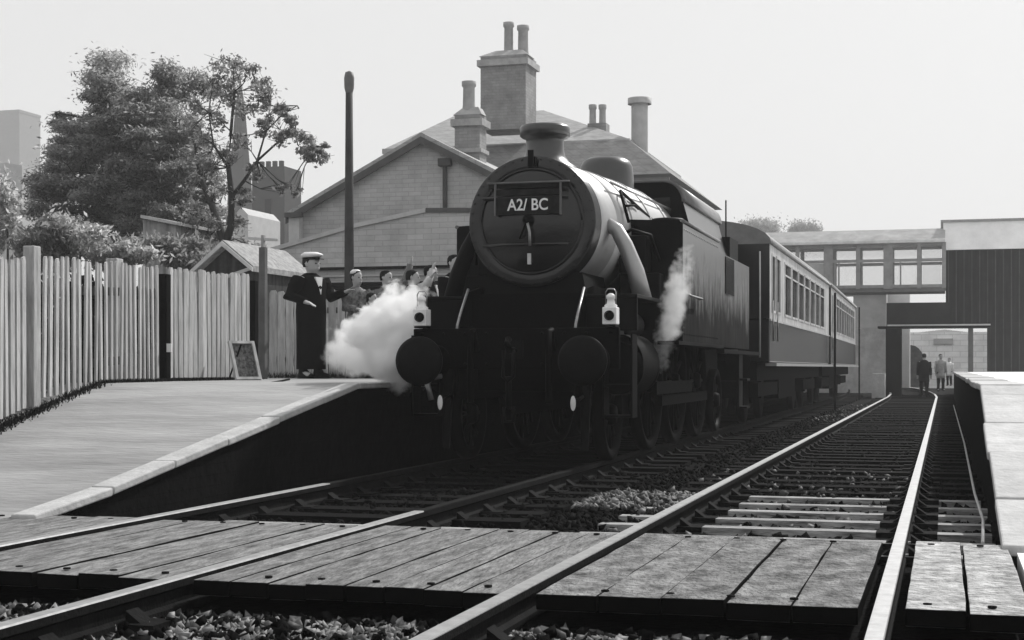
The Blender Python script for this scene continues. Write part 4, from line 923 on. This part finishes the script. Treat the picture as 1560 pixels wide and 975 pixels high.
for k in range(16):
    y = random.uniform(150,370); px = random.uniform(60,330); p1 = P(px, y, D+random.uniform(-1,1)); limbs.append(([(base.x, D, p1.z-.6), ((base.x+p1.x)/2, D, p1.z-.1), tuple(p1)], .09, .015))
tree('cedar_tree', 'broad dark cedar with layered branches, biggest tree on the left', 'tree', tuple(base), ced, limbs, FOL, .044, 1000, flat=.5, asp=1.9)
# airy tree with forked trunk
D = 37; base = P(343, 500, D); base.z = 1.4
L = lambda *pts: [tuple(P(px,py,D+dd)) for px,py,dd in pts]
limbs = [(L((340,440,0),(343,372,0),(333,345,0),(322,310,.2),(305,270,.5),(298,225,.8),(290,185,1)), .15, .02),
         (L((343,372,0),(352,345,0),(353,300,-.2),(348,255,-.4),(352,200,-.3),(357,140,0),(355,95,0)), .12, .012),
         (L((353,300,0),(372,275,0),(392,245,.3),(405,200,.5),(412,160,.3)), .06, .01),
         (L((392,245,.3),(425,215,.2),(450,205,0),(480,222,0)), .035, .008),
         (L((322,310,.2),(295,300,.6),(270,270,.8),(262,235,.9)), .05, .01),
         (L((405,200,.5),(435,170,.3),(455,165,.2)), .025, .006),
         (L((333,345,0),(300,330,0),(275,318,-.3)), .05, .01),
         (L((348,255,-.4),(325,220,-.6),(318,170,-.5),(325,120,-.3)), .04, .008)]
cls = []
spots = [(355,100,22),(340,115,20),(375,110,18),(395,130,16),(325,130,18),(410,150,16),(420,175,12),(438,160,10),(300,165,20),(290,195,18),(310,215,18),(330,180,20),(355,150,22),(380,165,18),(400,190,14),(415,205,12),(440,205,12),(455,215,13),(470,225,12),(483,215,9),(488,240,10),(473,245,9),(445,182,10),(300,240,14),(318,255,14),(290,280,14),(300,310,16),(330,290,14),(360,215,14),(345,235,14),(375,300,12),(390,270,10),(360,330,12),(320,340,16),(285,340,18),(262,250,14),(430,290,9),(448,298,8),(310,370,18),(365,370,12)]
for px, py, r in spots:
    for k in range(3): cls.append(cl(px+random.gauss(0,7), py+random.gauss(0,7), D+random.uniform(-.8,.8), r*random.uniform(.5,.9), r*random.uniform(.4,.7), .30))
tree('airy_tree', 'airy broadleaf tree with dark forked trunk in front of the spire', 'tree', tuple(base), cls, limbs, FOL2, .05, 260, asp=1.3)
# shrubs
def shrub(label, px, py, rx, ry, D, m, n, size=.05):
    b = P(px, 520, D); b.z = 1.2; c = [cl(px+random.uniform(-.7,.7)*rx, py+random.uniform(-.6,.8)*ry, D+random.uniform(-.5,.5), rx*random.uniform(.3,.55), ry*random.uniform(.3,.5), 1) for k in range(9)]
    tree('garden_shrub', label, 'shrub', tuple(b), c, [([(b.x,D,1.0),tuple(P(px,py,D))], .06, .02)], m, size, n, group='shrubs behind the fence')
shrub('pale leafy shrub standing in front of the cedar, left of the shed', 122, 365, 52, 42, 30, FOL3, 330)
shrub('very dark evergreen bush just above the fence at the tall post', 68, 372, 42, 40, 29.5, FOL, 520)
shrub('light green tall bush at the left edge of the picture', 12, 335, 38, 72, 33, FOL3, 520)
shrub('bush between the shed and the gabled hut', 262, 385, 52, 26, 31, FOL2, 380)
shrub('low bush in front of the cedar below the shed', 190, 385, 50, 26, 30, FOL2, 380)
shrub('small bush right of the gabled hut below the church', 385, 392, 26, 24, 30, FOL2, 260)
# hedge added close behind the fence so its gaps look dark
FOLH = mat('hedge_leaf', .015, .9, .4, 2, island=.4)
hd = thing('added_hedge', 'very dark hedge added behind the pale board fence to blacken its gaps', 'hedge', (-9.0, 13, .5))
hp = []
for k in range(26000):
    u = random.random()*3; i_ = min(2, int(u)); pa, pb = [((-8.05,9.4),(-8.75,12.4)),((-8.75,12.4),(-9.42,16.1)),((-9.42,16.1),(-9.5,18.4))][i_]
    f = u-i_; hp.append((pa[0]+(pb[0]-pa[0])*f+random.uniform(-.28,.28), pa[1]+(pb[1]-pa[1])*f, random.uniform(.1, 1.62+.12*math.sin(u*9)+.2*min(1,u))))
V_, Q_ = leaves(np.array(hp)-np.array((-9.0,13,.5)), .045, 0, 1.3); npmesh('foliage', V_, Q_, FOLH, hd)
for k in range(9): MB().tube([(-8.4-.13*k,10+k,.2),(-8.4-.13*k,10+k,1.5)], .02, 5).build('stem', BARK, hd)
# distant tree line
def far_trees(px, py, rx, ry, Zc, label):
    c = PZ(px, py, Zc); s = F/Zc; cc = [((c.x+random.uniform(-.6,.6)*rx/s, c.y+random.uniform(-1,1), c.z+random.uniform(-1.0,.3)*ry/s), (rx/s*.5, rx/s*.5, ry/s*.6), 1) for k in range(8)]
    tree('distant_tree', label, 'tree', (c.x, c.y, 0), cc, [([(c.x,c.y,0),tuple(c)], .3, .1)], FOL2, .22, 1100, group='rounded trees on the skyline')
far_trees(1150, 350, 36, 20, 330, 'rounded hazy tree on the skyline left of the footbridge roof')
far_trees(1225, 358, 24, 20, 340, 'small rounded hazy tree behind the footbridge roof')
# low hill
hb = MB(); K = 40
for k in range(K+1):
    x = -260+k*10; h_ = 9+3*math.sin(k*.5)+2*math.sin(k*1.3); hb.v += [(x, 420, -.3), (x, 440, h_), (x, 520, h_*.6), (x, 560, -.3)]
for k in range(K):
    for q in range(3): hb.f.append([k*4+q, k*4+4+q, k*4+5+q, k*4+1+q]); hb.sm.append(True)
tag(hb.build('hill', mat('hill_green', .06, .9, .3, .05)), kind='structure')

# ------------------------------------------------------------------ people
def ellipsoid_pts(): pass
def person(label, loc, h, rz, coat, pose, hair=HAIRD, cap=None, skirt=False, trousers=CLOTHD, wide=1.0, shirt=None, group=None, cat='person'):
    """local frame: faces -Y; pose gives elbow and hand of both arms relative to the shoulder (metres for a 1.75 m figure)"""
    k = h/1.75
    t = thing('person', label, cat, loc, rz, group); t.scale = (wide, wide, 1)
    J = {'pel':(0,0,.95),'wai':(0,.0,1.10),'che':(0,-.0,1.30),'nec':(0,.015,1.48),'hea':(0,-.005,1.56),
         'hl':(.095,0,.90),'hr':(-.095,0,.90),'kl':(.11,-.03,.50),'kr':(-.10,-.01,.50),'al':(.12,.01,.09),'ar':(-.11,.03,.09),'tl':(.14,-.14,.035),'tr':(-.13,-.12,.035),
         'sl':(.185,0,1.42),'sr':(-.185,0,1.42)}
    for s, side in (('l', 1), ('r', -1)):
        S_ = Vector(J['s'+s]); e = S_+Vector(pose[s][0]); w_ = S_+Vector(pose[s][1]); J['e'+s] = tuple(e); J['w'+s] = tuple(w_)
        d = (w_-e).normalized(); J['p'+s] = tuple(w_+d*.07)
        lat = d.cross(Vector((0,0,1))); 
        if lat.length < .1: lat = Vector((1,0,0))
        lat.normalize()
        for f in range(4):
            b = w_+d*(.085)+lat*((f-1.5)*.02); J['f%s%d'%(s,f)] = tuple(b); L_ = (.055,.07,.075,.06)[f]
            J['g%s%d'%(s,f)] = tuple(b+d*L_*.55+Vector((0,0,-.006))); J['q%s%d'%(s,f)] = tuple(b+d*L_+Vector((0,0,-.02)))
        tb = w_+d*.03-lat*.03*side; J['m'+s] = tuple(tb); J['n'+s] = tuple(tb-lat*.022*side+d*.035)
    Ed = [('pel','wai'),('wai','che'),('che','nec'),('nec','hea'),('pel','hl'),('pel','hr'),('hl','kl'),('hr','kr'),('kl','al'),('kr','ar'),('al','tl'),('ar','tr')]
    for s in 'lr':
        Ed += [('che','s'+s),('s'+s,'e'+s),('e'+s,'w'+s),('w'+s,'p'+s),('w'+s,'m'+s),('m'+s,'n'+s)]
        for f in range(4): Ed += [('p'+s,'f%s%d'%(s,f)),('f%s%d'%(s,f),'g%s%d'%(s,f)),('g%s%d'%(s,f),'q%s%d'%(s,f))]
    Rd = dict(pel=.13,wai=.12,che=.14,nec=.055,hea=.055,hl=.09,hr=.09,kl=.06,kr=.06,al=.045,ar=.045,tl=.04,tr=.04,sl=.065,sr=.065,el=.045,er=.045,wl=.03,wr=.03,pl=.033,pr=.033,ml=.013,mr=.013,nl=.01,nr=.01)
    names = list(J); me = bpy.data.meshes.new('b'); me.from_pydata([tuple(Vector(J[n])*k) for n in names], [(names.index(a), names.index(b)) for a, b in Ed], [])
    o = bpy.data.objects.new('b', me); COL.objects.link(o); o.modifiers.new('s', 'SKIN'); 
    if not me.skin_vertices: 
        bm = bmesh.new(); bm.from_mesh(me); bm.verts.layers.skin.verify(); bm.to_mesh(me); bm.free()
    for i, n in enumerate(names):
        r = Rd.get(n, .010)*k; me.skin_vertices[0].data[i].radius = (r, r); me.skin_vertices[0].data[i].use_root = (n == 'pel')
    sb = o.modifiers.new('u', 'SUBSURF'); sb.levels = 1; sb.render_levels = 1
    dg = bpy.context.evaluated_depsgraph_get(); bme = bpy.data.meshes.new_from_object(o.evaluated_get(dg)); bpy.data.objects.remove(o)
    # head joined on, with brow, nose, chin and ears
    hb_ = MB(); hc = Vector((0,-.015,1.645))*k
    secs = [((0,.0,1.50),.05,.055),((0,-.02,1.535),.055,.075),((0,-.025,1.56),.063,.092),((0,-.02,1.60),.07,.097),((0,-.015,1.65),.076,.100),((0,-.01,1.70),.075,.098),((0,-.005,1.735),.06,.08),((0,0,1.752),.03,.04)]
    hb_.loft([(tuple(Vector(c)*k), rx*k, ry*k) for c, rx, ry in secs], 18)
    hb_.tube([Vector((0,-.10,1.665))*k, Vector((0,-.132,1.615))*k, Vector((0,-.10,1.605))*k], .012*k, 8)
    hb_.tube([Vector((.03,-.108,1.573))*k, Vector((0,-.118,1.573))*k, Vector((-.03,-.108,1.573))*k], .008*k, 6)
    for s in (1,-1): hb_.tube([Vector((s*.075,.0,1.61))*k, Vector((s*.088,.01,1.65))*k, Vector((s*.078,.0,1.67))*k], .012*k, 6)
    hm = hb_.mesh('h', SKIN); bm = bmesh.new(); bm.from_mesh(bme); bm.from_mesh(hm)
    b2 = bpy.data.meshes.new('body'); bm.to_mesh(b2); bm.free(); b2.materials.clear(); b2.materials.append(SKIN)
    bo = bpy.data.objects.new('body', b2); COL.objects.link(bo); bo.parent = t
    rm = bo.modifiers.new('r', 'REMESH'); rm.mode = 'VOXEL'; rm.voxel_size = .012; rm.use_smooth_shade = True
    def B(mb, name, m, par=t): return mb.build(name, m, par, off=(0,0,0))
    for s in (1,-1): B(MB().lathe([(0,-.006),(.009,-.004),(.011,.002)], Vector((s*.032,-.108,1.645))*k, 'y', 10), 'eye', SOOT_SHADE, bo)
    q = lambda c: tuple(Vector(c)*k)
    if skirt == 'long':
        B(MB().loft([(q((0,0,.13)),.175*k,.17*k),(q((0,0,.4)),.175*k,.165*k),(q((0,0,.75)),.185*k,.16*k),(q((0,0,.95)),.195*k,.16*k),(q((0,0,1.12)),.19*k,.15*k),(q((0,0,1.30)),.215*k,.15*k),(q((0,0,1.41)),.235*k,.12*k),(q((0,.01,1.47)),.13*k,.09*k),(q((0,.01,1.51)),.07*k,.07*k)], 20), 'coat', coat)
    elif skirt:
        B(MB().loft([(q((0,0,.40)),.26*k,.21*k),(q((0,0,.6)),.23*k,.18*k),(q((0,0,.85)),.20*k,.15*k),(q((0,0,1.02)),.17*k,.125*k),(q((0,0,1.12)),.145*k,.115*k),(q((0,0,1.3)),.19*k,.135*k),(q((0,0,1.42)),.205*k,.115*k),(q((0,.01,1.475)),.11*k,.08*k),(q((0,.01,1.50)),.066*k,.066*k)], 20), 'coat', coat)
    else:
        B(MB().loft([(q((0,0,.62)),.21*k,.17*k),(q((0,0,.75)),.205*k,.16*k),(q((0,0,.9)),.20*k,.15*k),(q((0,0,1.08)),.18*k,.135*k),(q((0,0,1.25)),.20*k,.145*k),(q((0,0,1.40)),.225*k,.12*k),(q((0,.01,1.46)),.15*k,.09*k),(q((0,.01,1.51)),.07*k,.07*k)], 20), 'coat', coat)
        for s, kk, aa in ((1,'kl','al'),(-1,'kr','ar')):
            B(MB().tube([q(J['hl' if s>0 else 'hr']), q(J[kk]), q((J[aa][0],J[aa][1],.06))], .1*k, 12, rr=[.115*k,.09*k,.078*k]), 'trouser_leg', trousers)
    for s in 'lr':
        B(MB().tube([q(J['s'+s]), q(tuple(Vector(J['s'+s]).lerp(Vector(J['e'+s]),.5))), q(J['e'+s]), q(J['w'+s])], .08*k, 12, rr=[.094*k,.084*k,.074*k,.052*k]), 'sleeve', coat)
        a = J['a'+s]; B(MB().loft([(q((a[0],a[1]-.06,.0)),.048*k,.135*k),(q((a[0],a[1]-.06,.05)),.048*k,.13*k),(q((a[0],a[1]-.02,.09)),.045*k,.075*k),(q((a[0],a[1],.14)),.045*k,.05*k)], 12), 'shoe', SOOT_SHADE)
    if shirt: B(MB().prism([q((-.06,-.125,1.45)),q((.06,-.125,1.45)),q((0,-.16,1.2))], (0,.02*k,0)), 'shirt_front', shirt)
    hs = MB().loft([(q((0,.03,1.60)),.070*k,.072*k),(q((0,.02,1.66)),.086*k,.092*k),(q((0,.01,1.71)),.085*k,.10*k),(q((0,.003,1.75)),.065*k,.085*k),(q((0,.0,1.768)),.025*k,.03*k)], 16)
    B(hs, 'hair', hair)
    if cap == 'peaked':
        c = B(MB().loft([(q((0,.0,1.70)),.092*k,.105*k),(q((0,.0,1.735)),.094*k,.107*k)], 20), 'cap_band', CLOTHD)
        B(MB().loft([(q((0,.0,1.735)),.10*k,.115*k),(q((0,-.015,1.765)),.118*k,.145*k),(q((0,-.01,1.785)),.112*k,.135*k),(q((0,0,1.81)),.07*k,.09*k)], 20), 'cap_crown', WHITEP, c)
        B(MB().prism([q((-.07,-.08,1.715)),q((.07,-.08,1.715)),q((.05,-.16,1.70)),q((-.05,-.16,1.70))], (0,0,.008*k)), 'cap_peak', SOOT_SHADE, c)
    elif cap: B(MB().loft([(q((0,.02,1.71)),.088*k,.10*k),(q((0,.02,1.75)),.085*k,.095*k),(q((0,.02,1.78)),.05*k,.06*k)], 16), 'hat', cap)
    return t
AR_REST = {'l':((.05,.01,-.28),(.07,-.06,-.53)),'r':((-.05,.01,-.28),(-.07,-.06,-.53))}
def at(px, zc, z=None):
    p = PZ(px, 560, zc); return (p.x, p.y, PH+.002 if z is None else z)
crowd = 'people waving on the left platform'
E_ = math.pi/2      # faces +X, towards the train
person('stout man in long dark overcoat and white topped peaked cap', at(474, 22.3), 1.80, math.radians(70), CLOTHD, {'l':((.05,-.10,-.25),(.04,-.33,-.18)),'r':((-.16,.02,-.25),(-.12,-.20,-.34))}, cap='peaked', shirt=WHITEP, skirt='long', wide=1.24)
person('dark haired woman with small pale hat and mottled coat beside the capped man', at(543, 22.6), 1.60, math.radians(60), CLOTHM, {'l':((.1,-.12,-.24),(.02,-.32,-.10)),'r':((-.06,-.02,-.27),(.0,-.25,-.30))}, cap=WHITEP, skirt=True, group=crowd)
person('person in pale coat with one arm raised high, right of the mottled coat', at(588, 22.9), 1.62, math.radians(75), CLOTHG, {'l':((.12,-.18,.18),(.14,-.26,.46)),'r':((-.07,-.05,-.25),(-.05,-.28,-.15))}, skirt=True, group=crowd)
person('person in light coat raising an arm above the steam', at(628, 22.5), 1.60, math.radians(100), CLOTHL, {'l':((.12,-.2,.12),(.18,-.28,.38)),'r':((-.1,-.2,.0),(-.1,-.35,.2))}, skirt=True, group=crowd)
person('person in dark coat between the two light coats', at(656, 22.9), 1.70, math.radians(80), CLOTHD, AR_REST, shirt=WHITEP, group=crowd)
person('dark haired man in dark jacket nearest the smokebox', at(692, 21.6), 1.76, math.radians(60), CLOTHD, {'l':((.12,-.15,-.2),(.0,-.3,.0)),'r':((-.06,-.02,-.27),(.0,-.25,-.30))}, shirt=WHITEP, group=crowd)
person('person in striped light sleeves partly hidden by the smokebox', at(716, 21.2), 1.66, math.radians(70), CLOTHL, {'l':((.12,-.2,.14),(.12,-.28,.40)),'r':((-.1,-.2,-.05),(-.1,-.32,.15))}, skirt=True, group=crowd)
person('child in mottled coat at the front of the crowd', at(566, 22.2), 1.25, math.radians(85), CLOTHM, {'l':((.1,-.2,.05),(.1,-.33,.2)),'r':((-.07,-.05,-.25),(-.05,-.28,-.15))}, skirt=True, group=crowd)
person('dark figure walking between the rails towards the bridge', at(1408, 54.5, -.12), 1.55, math.radians(180), CLOTHD, AR_REST)
person('pale dressed person standing at the end of the right platform', at(1433, 70, -.15), 1.70, math.radians(20), CLOTHL, AR_REST, hair=HAIRD)
person('small pale dressed person just right of the first, farthest away', at(1446, 74, .05), 1.35, math.radians(-20), WHITEP, AR_REST)

# ------------------------------------------------------------------ steam and haze
def steam(name, label, loc, half, dens, sc, rot=(0,0,0), soft=.55, seed=0, namp=1.3):
    me = bpy.data.meshes.new(name); bm = bmesh.new(); bmesh.ops.create_icosphere(bm, subdivisions=3, radius=1.0)
    for v in bm.verts: v.co = Vector((v.co.x*half[0], v.co.y*half[1], v.co.z*half[2]))*1.25
    bm.to_mesh(me); bm.free(); o = bpy.data.objects.new(name, me); COL.objects.link(o); o.location = loc; o.rotation_euler = rot
    m = bpy.data.materials.new(name); m.use_nodes = True; t = m.node_tree; n = t.nodes; L = t.links; n.remove(n['Principled BSDF'])
    tc = n.new('ShaderNodeTexCoord'); dv = n.new('ShaderNodeVectorMath'); dv.operation = 'DIVIDE'; dv.inputs[1].default_value = half; L.new(tc.outputs['Object'], dv.inputs[0])
    ln = n.new('ShaderNodeVectorMath'); ln.operation = 'LENGTH'; L.new(dv.outputs[0], ln.inputs[0])
    nz = n.new('ShaderNodeTexNoise'); nz.noise_dimensions = '4D'; nz.inputs['W'].default_value = seed; nz.inputs['Scale'].default_value = sc; nz.inputs['Detail'].default_value = 5; nz.inputs['Roughness'].default_value = .6; L.new(tc.outputs['Object'], nz.inputs['Vector'])
    a = n.new('ShaderNodeMath'); a.operation = 'MULTIPLY_ADD'; L.new(nz.outputs[0], a.inputs[0]); a.inputs[1].default_value = -namp*1.0; a.inputs[2].default_value = namp*.5; 
    s_ = n.new('ShaderNodeMath'); L.new(ln.outputs[1], s_.inputs[0]); L.new(a.outputs[0], s_.inputs[1])
    mr = n.new('ShaderNodeMapRange'); mr.inputs['From Min'].default_value = 1.0; mr.inputs['From Max'].default_value = 1.0-soft; mr.inputs['To Min'].default_value = 0; mr.inputs['To Max'].default_value = dens; L.new(s_.outputs[0], mr.inputs[0])
    v = n.new('ShaderNodeVolumePrincipled'); v.inputs['Color'].default_value = (1,1,1,1); v.inputs['Anisotropy'].default_value = .0; L.new(mr.outputs[0], v.inputs['Density'])
    L.new(v.outputs[0], n['Material Output'].inputs['Volume']); me.materials.append(m)
    m.cycles.volume_step_rate = .35 if hasattr(m.cycles, 'volume_step_rate') else 1
    return tag(o, label, 'steam', kind='stuff')
p = PZ(606, 514, 15.75)
steam('steam_cloud', 'dense white steam billowing beside the left cylinder', (p.x, p.y, p.z+.0), (.50,.44,.50), 40, 3.8, seed=1, soft=.45, namp=2.0)
p = PZ(556, 532, 16.4)
steam('steam_wisp', 'thinner steam drifting over the platform left of the main cloud', (p.x, p.y, p.z), (.42,.40,.30), 12, 5, seed=2, soft=.6, namp=2.2)
p = PZ(1025, 470, 16.0)
steam('steam_jet', 'narrow upright jet of steam beside the right cylinder', (p.x, p.y, p.z), (.15,.16,.62), 13, 7, rot=(0,math.radians(13),0), seed=3, soft=.9, namp=2.4)
# haze
hz = MB().box((-520,-3,-1.2),(420,680,90)).build('haze', BLK); hz.data.materials.clear()
hm = bpy.data.materials.new('haze'); hm.use_nodes = True; n = hm.node_tree.nodes; n.remove(n['Principled BSDF'])
v = n.new('ShaderNodeVolumePrincipled'); v.inputs['Color'].default_value = (.97,.97,.97,1); v.inputs['Density'].default_value = .0009; v.inputs['Anisotropy'].default_value = .1
hm.node_tree.links.new(v.outputs[0], n['Material Output'].inputs['Volume']); hz.data.materials.append(hm)
tag(hz, 'pale haze over the whole station', 'haze', kind='stuff')
